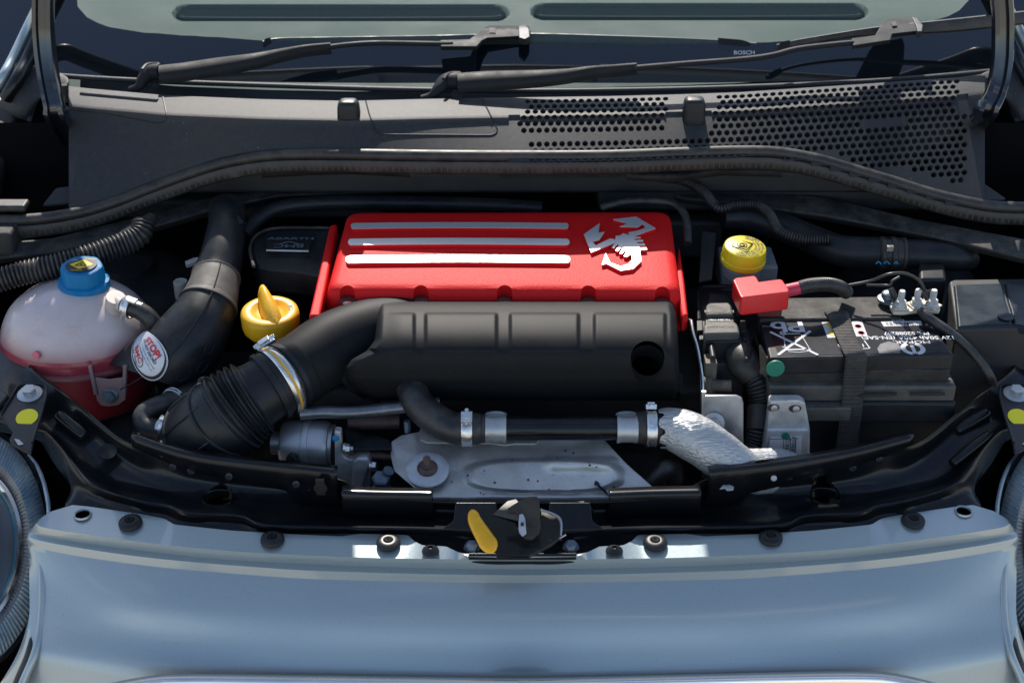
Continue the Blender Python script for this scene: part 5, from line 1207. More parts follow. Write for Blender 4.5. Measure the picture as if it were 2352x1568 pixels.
# ---- brackets and control unit
gb = thing('engine_bracket', 'scuffed grey steel bracket plate with a washer headed bolt beside the braided heat hose', 'bracket', P(1660, 1000, .70))
yb = -.135
g = G(); g.wprism([Q(x, y, yb) for x, y in ((1612, 912), (1624, 909), (1692, 909), (1704, 914), (1708, 925), (1708, 1060), (1700, 1100), (1612, 1100))], (0, .003, 0)); g.out('plate', M_steel, gb, bevel=.0012)
g = G(); g.wprism([Q(x, y, yb - .002) for x, y in ((1618, 975), (1625, 962), (1640, 952), (1652, 953), (1661, 968), (1660, 985), (1650, 1010), (1635, 1010))], (0, .003, 0)); ear = g.out('bolt_ear', M_cast, gb, bevel=.0015)
hexbolt(axfr(Q(1640, 970, yb - .004), (-.25, -1, .35)), .0068, .010, flange=1.55).out('flange_bolt', M_cast, ear)
g = G(); g.wprism([Q(x, y, yb - .001) for x, y in ((1612, 900), (1622, 900), (1619, 920), (1612, 990))], (0, .003, 0)); g.out('edge_strip', M_steel, gb)
eg = thing('edge_bracket', 'thin upright steel bracket edge shining in the sun left of the wiring connector', 'bracket', P(1605, 860, .75))
g = G(); qq = [P(*a) for a in ((1585, 735, .85), (1590, 765, .845), (1600, 800, .835), (1612, 860, .815), (1614, 905, .80), (1614, 960, .77))]; g.grid([[p for p in qq], [p + V((.001, .02, -.01)) for p in qq]]); g.out('sheet', M_steel, eg, solid=.0016)
g = G(); qq = [P(*a) for a in ((1588, 735, .851), (1593, 765, .846), (1603, 800, .836), (1613, 860, .816), (1615, 905, .80), (1616, 960, .77))]; g.tube(qq, .0012, 8, n=40); g.out('rolled_edge', M_clamp, eg)
g = G(); c = P(1635, 885, .80); g.lathe(axfr(c, (1, -.2, .1)), [(.010, -.01), (.010, .0), (.006, .001), (.006, .02), (.0, .0205)], 20); g.box(Fr(P(1628, 870, .80)), .012, .02, .05); g.out('sensor_plug', mat('tan_speckled_plastic', (.09, .08, .06), .7, dust=.9, dscale=70, dcol=(.36, .31, .24)), eg, bevel=.001)  # plug is tan with paler speckle
cu_ = thing('control_unit', 'bare aluminium control unit with printed white label and green dot in front of the battery', 'control unit', P(1810, 1050, .68))
yc_ = yf - .032
g = G(); g.wprism([Q(x, y, yc_) for x, y in ((1768, 922), (1775, 920), (1838, 920), (1850, 926), (1856, 960), (1861, 988), (1861, 1080), (1740, 1080), (1760, 990))], (0, .012, 0)); pl_ = g.out('casing', M_cast, cu_, bevel=.0022, bseg=3)
g = G(); g.wprism([Q(x, y, yc_ - .004) for x, y in ((1762, 985), (1858, 985), (1861, 994), (1861, 1080), (1742, 1080))], (0, .010, 0)); g.out('stepped_face', M_cast, cu_, bevel=.003, bseg=3)
for px, py in ((1776, 936), (1826, 938)):
    g = G(); c = Q(px, py, yc_ - .0004); f = axfr(c, (0, -1, .1)); g.prism(f, circ(.0062, 20, 0, 0, .0042), -.002, .0002); o = g.out('screw_recess', M_dark, cu_)
    g = G(); g.lathe(Fr(f(.001, 0, .0), f.x, f.y), [(.0036, 0), (.0034, .0014), (0, .0018)], 18, mod=lambda r_, z_, a: 1); g.out('screw', M_steel, o)
yl = yc_ - .0046
g = G(); g.wprism([Q(x, y, yl) for x, y in ((1770, 1003), (1838, 1001), (1842, 1004), (1838, 1075), (1758, 1075))], (0, .0003, 0)); lb = g.out('printed_label', mat('label_paper', (.70, .69, .71), .5, dust=.5, dscale=120, dcol=(.12, .1, .12)), cu_)
g = G()
def qs(a, b_, wd, yy=yl - .0004):
    pa, pb = Q(*a, yy), Q(*b_, yy); d = pb - pa; n_ = V((-d.z, 0, d.x)).normalized() * wd / 2; return [pa + n_, pb + n_, pb - n_, pa - n_]
for a, b_ in (((1768, 1008), (1834, 1007)), ((1800, 1008), (1797, 1070)), ((1816, 1008), (1814, 1070)), ((1828, 1008), (1826, 1070))): g.wprism(qs(a, b_, .0005), (0, .0001, 0))
for i in range(9):
    y = 1032 + i * 4.2; g.wprism(qs((1764 - i * .5, y), (1790 - i * .4, y), (.0012, .0006, .0015)[i % 3]), (0, .0001, 0))
g.out('barcode_lines', M_blackprint, lb)
fv = lambda px, py: (lambda c: (lambda x, y, z: c + V((-y, 0, x))))(Q(px, py, yl - .0005))
text('Supplier: 0X123', .0060, fv(1807, 1038), M_blackprint, lb, 'lettering', .0001); text('Data: 29/05/17', .0060, fv(1822, 1036), M_blackprint, lb, 'lettering', .0001)
g = G(); g.lathe(axfr(Q(1804, 1001, yl - .0003), (0, -1, 0)), [(.0040, 0), (.0040, .0004), (0, .0005)], 24); g.out('green_dot', M_green, lb)

# ---- front coolant pipe run
cp = thing('coolant_pipe', 'long dark coolant pipe with bright band clamps running in front of the plenum', 'pipe', P(1290, 980, .77))
zc_ = .792
g = G(); g.tube([P(1110, 983, zc_), P(1490, 982, zc_)], .0122, 28, smooth=False); g.out('pipe', M_black, cp, sharp=60)
g = G(); g.tube([P(*a) for a in ((955, 850, .81), (945, 878, .812), (950, 905, .810), (968, 935, .804), (1000, 962, .797), (1035, 980, .7925), (1062, 984, .792), (1095, 984, .792), (1108, 984, .792))], [.013, .0150, .0155, .0158, .0158, .0158, .0158, .0156, .0140], 28, n=90); el = g.out('rubber_elbow', M_rubd, cp, sharp=80)
g = G(); qq = [P(*a) for a in ((925, 905, .806), (945, 945, .798), (975, 975, .790), (1010, 995, .783), (1058, 1008, .780))]; g.tube(qq, .0008, 6, n=40); g.out('mould_line', M_rub, el)
dx = V((1, 0, 0))
clampband(P(1073, 984, zc_), dx, .0164, .0105, 'band_clamp', M_clamp, cp, ang=115)
for px in (1139, 1440):
    g = G(); c = P(px, 984, zc_); f = axfr(c, dx, (0, 0, 1)); rows = []
    for rr, z in ((.0135, -.0100), (.0143, -.0102), (.0145, -.0085), (.0137, -.006), (.0137, .006), (.0145, .0085), (.0143, .0102), (.0135, .0100)):
        rows.append([f(rr * math.cos(2 * math.pi * k / 36), rr * math.sin(2 * math.pi * k / 36), z) for k in range(36)])
    g.grid(rows, closed=True); sdl = g.out('pipe_saddle', M_steel, cp, sharp=30)
    g = G(); c2 = P(px, 953, .803); g.wprism([c2 + V((.011 * math.cos(a), .0, .004 * math.sin(a))) for a in [math.pi * k / 10 for k in range(11)]], (0, .0015, 0)); g.out('saddle_lug', M_steel, sdl)
g = G(); g.tube([P(1462, 982, zc_), P(1478, 982, zc_), P(1522, 984, zc_)], [.0150, .0165, .0160], 26, n=10); g.out('rubber_sleeve', M_rub, cp, sharp=60)
clampband(P(1495, 983, zc_), dx, .0170, .0100, 'band_clamp', M_clamp, cp, ang=60)
g = G(); g.tube([P(1108, 984, zc_), P(1120, 984, zc_)], [.0148, .0130], 24, smooth=False); g.out('rubber_sleeve', M_rub, cp)
# foil hose
fh = [(1516, 985, .792), (1545, 985, .793), (1590, 1003, .790), (1640, 1035, .782), (1690, 1070, .770), (1730, 1090, .76), (1770, 1100, .75)]
tf = TS([P(*a) for a in fh], [.0185, .0205, .0225, .0225, .0210, .0180, .016], n=200)
def crk(p):
    from mathutils import noise as mn
    return (mn.noise(p * 60) * .0006 + mn.noise(p * 230) * .0004)
g = G(); rows = []
for i in range(200):
    d = tf.L * i / 199; rows.append([(lambda p, a: tf(d + (.006 * math.sin(7 * a) if i < 8 else 0), a, crk(p)))(tf(d, 2 * math.pi * k / 72), 2 * math.pi * k / 72) for k in range(72)])
g.grid(rows, closed=True); fo = tag(g.out('foil_hose', M_foil, None, sharp=80, solid=.0006), 'silver crinkled foil heat sleeve over a hose behind the cross panel', 'hose')
g = G(); rows = []; tf2 = TS([P(1655, 1085, .765), P(1700, 1072, .765), P(1752, 1068, .762), P(1800, 1062, .758), P(1850, 1066, .75)], [.012, .0165, .0165, .013, .006], n=100)
for i in range(100): rows.append([tf2(tf2.L * i / 99, 2 * math.pi * k / 48, crk(tf2(tf2.L * i / 99, 2 * math.pi * k / 48)) * 1.3) for k in range(48)])
g.grid(rows, closed=True); tag(g.out('foil_hose', M_foil, None, sharp=80), 'crumpled end of silver foil sleeve peeping over the panel in front of the control unit', 'hose')

# ---- heat shield over the turbo
hs = thing('heat_shield', 'dull dented aluminium heat shield with a large washer and rusty stud', 'heat shield', P(1200, 1080, .72))
Lb = [(0, 970, 990), (.10, 920, 1000), (.2, 899, 1014), (.35, 897, 1045), (.5, 905, 1080), (.62, 928, 1100), (.75, 955, 1122), (.88, 975, 1142), (1, 1002, 1166)]
Rb = [(0, 1381, 1002), (.2, 1405, 1028), (.4, 1440, 1065), (.6, 1485, 1105), (.75, 1515, 1132), (.85, 1460, 1150), (1, 1400, 1164)]
def hz(px, py):
    z = .772 - (py - 990) * .00018
    h = 0
    def blob(cx, cy, rx, ry, p=2): 
        d = (abs(px - cx) / rx) ** 3 + (abs(py - cy) / ry) ** 3; return 1 - sstep(.6, 1.1, d)
    h += .0055 * blob(1250, 1092, 185, 38) + .0045 * sstep(1235, 1275, px) * (1 - sstep(1395, 1425, px)) * sstep(1046, 1060, py) * (1 - sstep(1064, 1090, py)) + .004 * sstep(1300, 1420, px) * (1 - sstep(1080, 1130, py))
    h -= .0035 * sstep(1110, 1150, py) * sstep(1180, 1240, px) * 0
    if px < 960: h -= .004 * (1 - sstep(895, 960, px))
    if py > 1140: h -= .010 * sstep(1138, 1170, py)
    from mathutils import noise as mn
    return z + h + .0007 * mn.noise(V((px * .02, py * .03, 0))) + .0012 * mn.noise(V((px * .006, py * .012, 3)))
rows = []
def lp(tab, v):
    x = interp([(a[0], a[1]) for a in tab], v); y = interp([(a[0], a[2]) for a in tab], v); return x, y
for j in range(71):
    v = j / 70; (ax, ay), (bx_, by) = lp(Lb, v), lp(Rb, v); row = []
    for i in range(181):
        u = i / 180; x = ax + (bx_ - ax) * u; y = ay + (by - ay) * u; row.append(P(x, y, hz(x, y)))
    rows.append(row)
g = G(); g.grid(rows); sh = g.out('shield_plate', M_shield, hs, sharp=80, solid=.0016)
c = P(982, 1078, .7605); f = axfr(c, (.0, -.32, 1)); g = G(); g.lathe(f, [(.0062, .0015), (.010, .0022), (.0205, .0012), (.0214, .0), (.0200, -.001)], 44); g.out('large_washer', mat('white_washer', (.50, .52, .56), .5, .3, noise=.3, nscale=60, dust=.6, dscale=70, dcol=(.35, .26, .18)), hs, sharp=50)
g = G(); g.lathe(Fr(f(0, 0, .0015), f.x, f.y), [(.0098, 0), (.0102, .0015), (.0095, .003), (.0065, .005), (.0060, .0085), (.0042, .009)], 30); nt_ = g.out('rusty_nut', M_rust, hs)
stud(Fr(f(0, .0, .008), f.x, f.y), .0036, .0115).out('stud', M_rust, nt_)
g = G(); qq = [P(x, y, hz(x, y) + .002) for x, y in ((1366, 1108), (1372, 1110), (1378, 1118), (1390, 1128), (1398, 1138))]; g.tube(qq, [.0022, .0018, .0012, .0012, .0006], 8); g.out('tear', M_blackprint, sh)
g = G(); rr = random.Random(3)
for i in range(26):
    x, y = rr.uniform(1010, 1440), rr.uniform(1015, 1135); c = P(x, y, hz(x, y) + .0004); g.prism(axfr(c, (0, -.2, 1)), circ(rr.uniform(.0004, .0013), 7), 0, .0002)
o = g.out('soot_spots', M_blackprint, sh); o['kind'] = 'stuff'
g = G(); q = [(962, 992), (966, 983), (985, 980), (1040, 1000), (1100, 1008), (1140, 1004), (1165, 1012), (1190, 1006), (1232, 1004), (1238, 1010), (1230, 1018), (1180, 1018), (1160, 1021), (1130, 1017), (1080, 1016), (980, 1015), (964, 1008)]
g.wprism([P(x, y, .782 - (y - 980) * .0001) for x, y in q], (0, 0, -.0016)); g.out('upper_flap', M_shield, hs)

# ---- actuator can left of the shield
ac = thing('actuator', 'speckled grey round actuator can with cast bracket left of the heat shield', 'actuator', P(720, 1020, .70))
c = P(706, 1020, .752); ax_ = V((1, -.05, -.02)); f = axfr(c, ax_, (0, 0, 1))
g = G(); g.lathe(f, [(.012, -.036), (.012, -.026), (.022, -.0255), (.0245, -.022), (.0250, -.0035), (.0262, -.003), (.0268, .0), (.0262, .003), (.0250, .0035), (.0248, .018), (.0225, .0225), (.012, .0235), (.0, .024)], 52); canb = g.out('can', M_steel, ac, sharp=50)
g = G(); g.lathe(Fr(f(0, 0, .024), f.x, f.y), [(.021, -.001), (.0215, .001), (.0215, .003), (.0, .0032)], 40); g.out('end_plate', M_steel, ac)
hexbolt(axfr(P(675, 1056, .768), (-.2, -.8, .5)), .0060, .008, flange=1.3).out('hex_plug', M_black, canb)
bkt = M_cast
g = G(); yk = P(776, 1030, .765).y
g.wprism([Q(x, y, yk) for x, y in ((768, 990), (784, 992), (786, 1038), (792, 1050), (804, 1055), (812, 1055), (818, 1048), (846, 1046), (852, 1058), (850, 1160), (770, 1160))], (0, .010, 0)); bk = g.out('cast_bracket', M_cast, ac, bevel=.002)
g = G(); g.wprism([Q(x, y, yk - .006) for x, y in ((810, 1060), (820, 1052), (846, 1052), (850, 1066), (836, 1110), (830, 1160), (802, 1160))], (0, .01, 0)); g.out('bracket_face', M_cast, ac, bevel=.003)
hexbolt(axfr(Q(790, 1029, yk - .003), (1, -.1, .0)), .0048, .006, flange=1.2).out('nut', M_clamp, bk); stud(axfr(Q(797, 1029, yk - .003), (1, -.1, 0)), .0025, .006).out('stud_end', M_cast, bk)
hexbolt(axfr(Q(852, 1070, yk - .002), (1, -.2, .1)), .0052, .006, flange=1.2).out('nut', M_clamp, bk)
g = G(); g.lathe(axfr(Q(771, 1006, yk - .0005), (0, -1, .2)), [(.0035, 0), (.0033, .0006), (0, .0008)], 20); g.out('blue_mark', M_bluemark, bk)
g = G(); g.tube([P(790, 1040, .752), P(905, 1048, .748)], .0042, 14, smooth=False); g.out('push_rod', M_rust, ac)
bo = thing('mounting_bolt', 'large blue grey hexagon bolt head between the cast bracket and the heat shield', 'bolt', P(877, 1120, .72))
hexbolt(axfr(P(877, 1112, .738), (0, -.35, 1)), .0092, .013, flange=0).out('bolt_head', M_blust, bo); g = G(); g.lathe(axfr(P(877, 1122, .732), (0, -.35, 1)), [(.0102, -.02), (.0102, .0), (.009, .002)], 24); g.tube([P(885, 1095, .745), P(893, 1080, .755)], .0055, 14, smooth=False); g.out('bolt_shank', M_blust, bo)
g = G(); g.tube([P(*a) for a in ((690, 950, .789), (740, 946, .79), (800, 947, .79), (860, 942, .792), (930, 934, .795), (1010, 925, .797))], .0065, 20, n=40); tag(g.out('metal_pipe', M_dsteel, None, sharp=80), 'dull steel pipe running below the black plenum neck', 'pipe')
g = G(); g.wprism([P(x, y, .765) for x, y in ((790, 984), (815, 988), (835, 1000), (865, 1000), (895, 1010), (900, 1032), (800, 1032))], (0, .002, -.003)); tag(g.out('stay_plate', M_plas2, None, bevel=.001), 'wavy dark steel stay behind the push rod', 'bracket')
g = G(); g.tube([P(800, 970, .76), P(918, 968, .76)], .008, 16, smooth=False); tag(g.out('dark_rail', M_rust, None), 'rusty dark rail under the steel pipe', 'rail')
stud(axfr(P(936, 990, .765), (0, -.1, 1)), .0035, .014).out('threaded_stud', M_blust); tag(bpy.data.objects['threaded_stud.003'], 'small upright threaded stud at the upper left corner of the heat shield', 'stud')
se = thing('sensor_plug', 'dark grey cylindrical sensor plug lying right of the heat shield corner', 'sensor', P(1520, 1095, .73))
g = G(); g.tube([P(1488, 1118, .735), P(1508, 1098, .745), (P(1524, 1082, .752))], [.0085, .0085, .0085], 18, smooth=False); g.out('sensor_body', M_rub, se); g = G(); g.tube([P(1515, 1092, .748), P(1532, 1076, .755), P(1545, 1078, .752), P(1548, 1100, .74)], [.009, .0095, .010, .010], 18, n=20); g.out('rubber_boot', M_rubd, se, sharp=80)
# engine block masses under it all
g = G(); g.box(Fr(V((-.02, .02, .70))), .50, .16, .16); g.box(Fr(V((-.05, -.13, .66))), .42, .12, .10); g.box(Fr(V((.35, .12, .72))), .34, .12, .10); g.box(Fr(V((-.30, .05, .66))), .20, .20, .08)
tag(g.out('engine_block', M_dark, None, bevel=.01, bseg=3), 'dark engine block hidden under the red and black covers', 'engine')

# ---- rear right hoses and the black box
corrthing('slim_conduit', 'slim corrugated conduit snaking across the dark firewall above the yellow capped reservoir', ((1520, 408, .905), (1570, 415, .902), (1615, 440, .895), (1650, 478, .885), (1690, 470, .888), (1735, 470, .888), (1765, 490, .884), (1790, 530, .875), (1840, 548, .872), (1905, 552, .872)), .0062, .0030, .0016, cate='conduit')
corrthing('slim_conduit', 'thin looping cable conduit behind the top right corner of the red cover', ((1380, 478, .888), (1430, 464, .892), (1500, 462, .892), (1550, 470, .89), (1575, 500, .885), (1580, 560, .870)), .0045, .0030, .0003, cate='conduit')
cab('rear_hose', 'wide black hose behind the slim conduit on the right of the firewall', ((1660, 500, .868), (1720, 500, .866), (1790, 520, .862), (1860, 548, .858), (1930, 575, .855), (2010, 580, .852), (2070, 583, .85)), [.013, .0155, .0165, .0165, .0175, .018, .0185], M_plas2, 'hose', n=60)
cab('rear_duct', 'smooth black air duct running to the right wing behind the battery', ((2060, 583, .852), (2100, 584, .852), (2150, 586, .851), (2205, 590, .848), (2235, 600, .84)), [.0165, .0170, .0165, .0160, .010], M_plas2, 'air duct', n=40)
dco = bpy.data.objects['rear_duct']
g = G(); c = P(2050, 583, .852); f = axfr(c, (1, -.05, 0), (0, 0, 1)); g.lathe(f, [(.017, -.016), (.0192, -.014), (.0192, -.010), (.018, -.009), (.018, -.004), (.0195, -.003), (.0195, .002), (.018, .003), (.018, .009), (.0192, .010), (.0190, .013), (.017, .014)], 36); tag(g.out('duct_joint', M_rubd, None), 'ribbed rubber joint between the wide rear hose and the smooth duct', 'hose joint')
g = G(); g.box(Fr(P(2044, 570, .869)), .007, .004, .006); ob_ = g.out('joint_clip', M_clamp, bpy.data.objects['duct_joint']); 
g = G(); 
for a in ((2012, 2024), (2030, 2044), (2054, 2062)): g.tube([P(a[0], 606, .855), P((a[0] + a[1]) / 2, 601, .857), P(a[1], 607, .855)], .0009, 6)
g.out('blue_thread', M_bluemark, bpy.data.objects['duct_joint'])
g = G(); g.wprism([P(x, y, .850) for x, y in ((2110, 600), (2170, 604), (2175, 640), (2112, 640))], (0, 0, -.05)); tag(g.out('relay_box', M_plas2, None, bevel=.004), 'plain black relay box hanging under the smooth rear duct', 'relay box')
fb = thing('fuse_box', 'black fuse box with smooth lid at the right edge behind the cross panel', 'fuse box', P(2290, 760, .78))
g = G(); g.wprism([P(x, y, .845) for x, y in ((2180, 645), (2192, 641), (2370, 638), (2400, 750), (2196, 756), (2188, 700))], (0, 0, -.12)); g.out('box_body', M_dark, fb, bevel=.003)
g = G(); g.wprism([P(x, y, .8475) for x, y in ((2190, 652), (2303, 648), (2312, 690), (2318, 708), (2325, 745), (2200, 750))], (0, 0, -.01)); g.out('lid_step', M_frit, fb, bevel=.003); bpy.data.objects['lid_step'].data.materials[0] = mat('smooth_lid', (.012, .020, .028), .35, spec=.15, noise=.2)
g = G(); g.wprism([P(x, y, .8472) for x, y in ((2306, 648), (2380, 645), (2400, 760), (2328, 745), (2320, 708), (2314, 690))], (0, 0, -.01)); g.out('lid_step', MATS['smooth_lid'], fb, bevel=.003)
for px, py in ((2310, 727),):
    g = G(); g.lathe(axfr(P(px, py, .8485), (0, 0, 1)), [(.0085, 0), (.0083, .0008), (0, .001)], 24); g.out('lid_button', MATS['smooth_lid'], fb)

# faint things in the dark behind
cab('firewall_pipe', 'dark pipe running along the shaded firewall behind the red engine cover', ((560, 540, .862), (590, 505, .870), (640, 478, .876), (740, 466, .878), (900, 466, .878), (1100, 470, .877), (1245, 478, .874)), .0085, M_plas2, 'pipe', n=60)
cab('wiring_bundle', 'untidy taped wiring bundle ending above the thick corrugated hose at the left', ((250, 585, .868), (275, 560, .874), (305, 540, .880), (330, 520, .885), (350, 500, .888)), [.006, .010, .012, .010, .007], M_rub, 'wiring', n=40)
cab('vertical_rod', 'speckled vertical rod hanging below the open end of the snorkel', ((362, 880, .752), (366, 905, .738), (368, 935, .72)), .0062, M_plas2, 'rod', n=12)
cab('side_loom', 'dark wiring loom dropping beside the right flank of the battery', ((2215, 880, .77), (2230, 920, .75), (2235, 980, .72), (2200, 1040, .69)), .008, M_rubd, 'wiring', n=30)
cab('lower_hose', 'dark hose crossing the shadows under the black plenum beside the steel pipe', ((760, 905, .76), (830, 915, .755), (900, 900, .75), (1000, 930, .74)), .010, M_rubd, 'hose', n=30)
g = G(); g.wprism([P(x, y, .862) for x, y in ((425, 600), (445, 592), (462, 590), (458, 598), (440, 604), (428, 608))], (0, 0, -.004)); tag(g.out('torn_clip', M_cast, None), 'small pale torn clip glinting in the dark left of the upper snorkel', 'clip')
g = G(); g.lathe(axfr(P(360, 1000, .70), (.1, -.5, .8)), [(.055, -.01), (.058, .0), (.055, .004), (.052, .0)], 48); tag(g.out('fan_shroud', M_plas2, None), 'dark round fan shroud rim low between the tank and the ribbed elbow', 'shroud')
# ---- bracket corners with bolts and yellow dots beside the headlights
for sx in (-1, 1):
    X = (lambda px: px) if sx < 0 else (lambda px: 2402 - px)
    side = 'left' if sx < 0 else 'right'
    hb_ = thing('headlight_bracket', f'dark corner bracket with hexagon bolt and yellow dot above the {side} headlight', 'bracket', P(X(60), 950, .78), 'headlight corner brackets')
    zq = lambda y: .800 - (y - 860) * .00006
    g = G(); g.wprism([P(X(x), y, zq(y)) for x, y in ((40, 890), (52, 881), (88, 880), (104, 885), (108, 897), (96, 950), (78, 1005), (72, 1036), (62, 1036), (24, 1016), (22, 1006), (30, 990), (0, 952), (-10, 945), (30, 910))], (0, 0, -.004)); pb = g.out('bracket_plate', M_plas2, hb_, bevel=.0012)
    g = G(); g.tube([P(X(x), y, zq(y) + .001) for x, y in ((2, 950), (30, 905), (42, 888), (60, 882), (95, 883), (106, 892), (104, 915), (90, 965), (74, 1015))], .0014, 8, n=60); g.out('raised_rim', M_plas2, pb)
    g = G(); g.wprism([P(X(x), y, zq(y) + .0005) for x, y in ((33, 1008), (44, 1010), (54, 1020), (42, 1022))], (0, 0, .0005)); g.out('slot', M_cast, pb)
    hexbolt(axfr(P(X(69), 906, zq(906)), (0, -.15, 1)), .0072, .009, flange=1.75).out('hex_bolt', M_steel, pb)
    g = G(); g.lathe(axfr(P(X(62), 958, zq(958) + .001), (0, -.28, 1)), [(.0108, 0), (.0108, .0004), (0, .0005)], 36, mod=lambda r_, z_, a: 1); g.out('yellow_dot', M_yelst, pb)
    g = G(); g.wprism([P(X(x), y, .802) for x, y in ((-30, 905), (10, 895), (20, 905), (-10, 940), (-40, 945))], (0, 0, -.006)); g.out('black_tab', M_plas2, pb, bevel=.002)

# ---- headlights
HL = [P(-72, 1262, .665), P(2402 + 72, 1262, .665)]
for k_, (C1, sx) in enumerate(((HL[0], -1), (HL[1], 1))):
    hl = None
    cdx = (CAM - C1).normalized(); n_ = (cdx + V((sx * .02, 0, .05))).normalized()
    e1 = V((1, 0, 0)); e1 = (e1 - n_ * e1.dot(n_)).normalized(); e2 = n_.cross(e1); 
    if e2.z < 0: e2 = -e2
    A_, B_ = .0765, .123
    def hp(r, a, h, rip=0): return C1 + e1 * (A_ * r * math.cos(a) * (-sx) * 1) + e2 * (B_ * r * math.sin(a)) + n_ * h
    NA = 140
    g = G(); g.grid([[hp(r_, 2 * math.pi * j / 96, h) for j in range(96)] for r_, h in ((1.03, -.03), (1.035, -.004), (1.03, .0), (1.0, .0015), (.985, -.003), (.98, -.03))], closed=True); hl = g.out('headlight', M_plas2, car, sharp=50)
    hl['label'] = ('left' if sx < 0 else 'right') + ' headlight at the edge of the picture'
    g = G(); rows = []
    for r_, h, am in ((.985, .0, .0), (.96, .004, .0012), (.90, .009, .0018), (.82, .0135, .0018), (.76, .0165, .0012)):
        rows.append([hp(r_, 2 * math.pi * j / (NA * 4), h + am * math.cos(j * math.pi / 2)) for j in range(NA * 4)])
    g.grid(rows, closed=True); g.out('fluted_ring', M_flute, hl, sharp=80)
    g = G(); rows = []
    for r_, h, am in ((.775, .010, .0006), (.74, .004, .0012), (.68, .000, .0012), (.64, -.003, .0005)):
        rows.append([hp(r_, 2 * math.pi * j / (NA * 4), h + am * math.cos(j * math.pi / 2)) for j in range(NA * 4)])
    g.grid(rows, closed=True); g.out('ribbed_bezel', M_steel, hl, sharp=80)
    g = G(); g.grid([[hp(r_, 2 * math.pi * j / 96, h) for j in range(96)] for r_, h in ((.69, -.004), (.67, .003), (.63, .0035), (.595, -.001))], closed=True); g.out('chrome_ring', M_chrome, hl, sharp=60)
    g = G(); g.grid([[hp(r_, 2 * math.pi * j / 96, h) for j in range(96)] for r_, h in ((.60, -.001), (.585, -.002), (.56, -.006))], closed=True); g.out('blue_ring', M_lampbl, hl, sharp=60)
    g = G(); g.grid([[hp(r_, 2 * math.pi * j / 96, h) for j in range(96)] for r_, h in ((.57, -.004), (.50, -.020), (.40, -.035), (.30, -.045), (.26, -.040), (.24, -.020), (.20, -.012), (.0, -.008))], closed=True); g.out('reflector_bowl', mat('lamp_bowl' + str(sx), (.45, .47, .50), .22, .8), hl, sharp=60)
    g = G(); g.grid([[hp(r_, 2 * math.pi * j / 96, .018 + .026 * math.sqrt(max(0, 1 - r_ * r_))) for j in range(96)] for r_ in (1.0, .97, .92, .84, .74, .6, .45, .3, .15, .001)], closed=True); g.out('clear_cover', M_lens, hl, sharp=80)
    # thin trim arc between lamp and wing
    X = (lambda px: px) if sx < 0 else (lambda px: 2402 - px)
    g = G(); g.tube([P(X(x), y, .715) for x, y in ((66, 1046), (85, 1070), (100, 1105), (110, 1150), (112, 1178))], .0022, 8, n=40); g.out('trim_arc', M_flute, hl)
    g = G(); q = [P(X(x), y, z) for x, y, z in ((84, 1235, .712), (96, 1300, .695), (98, 1370, .675), (93, 1440, .655), (80, 1500, .64), (55, 1560, .62), (30, 1620, .60))]
    g.tube(q, .0040, 12, n=40, ell=1.); g.out('painted_lamp_surround', M_paint, hl, sharp=80)
    g = G(); g.tube([p + V((sx * .0065, .004, -.004)) for p in q], .0045, 12, n=40); g.out('lamp_gasket', M_rubd, hl)

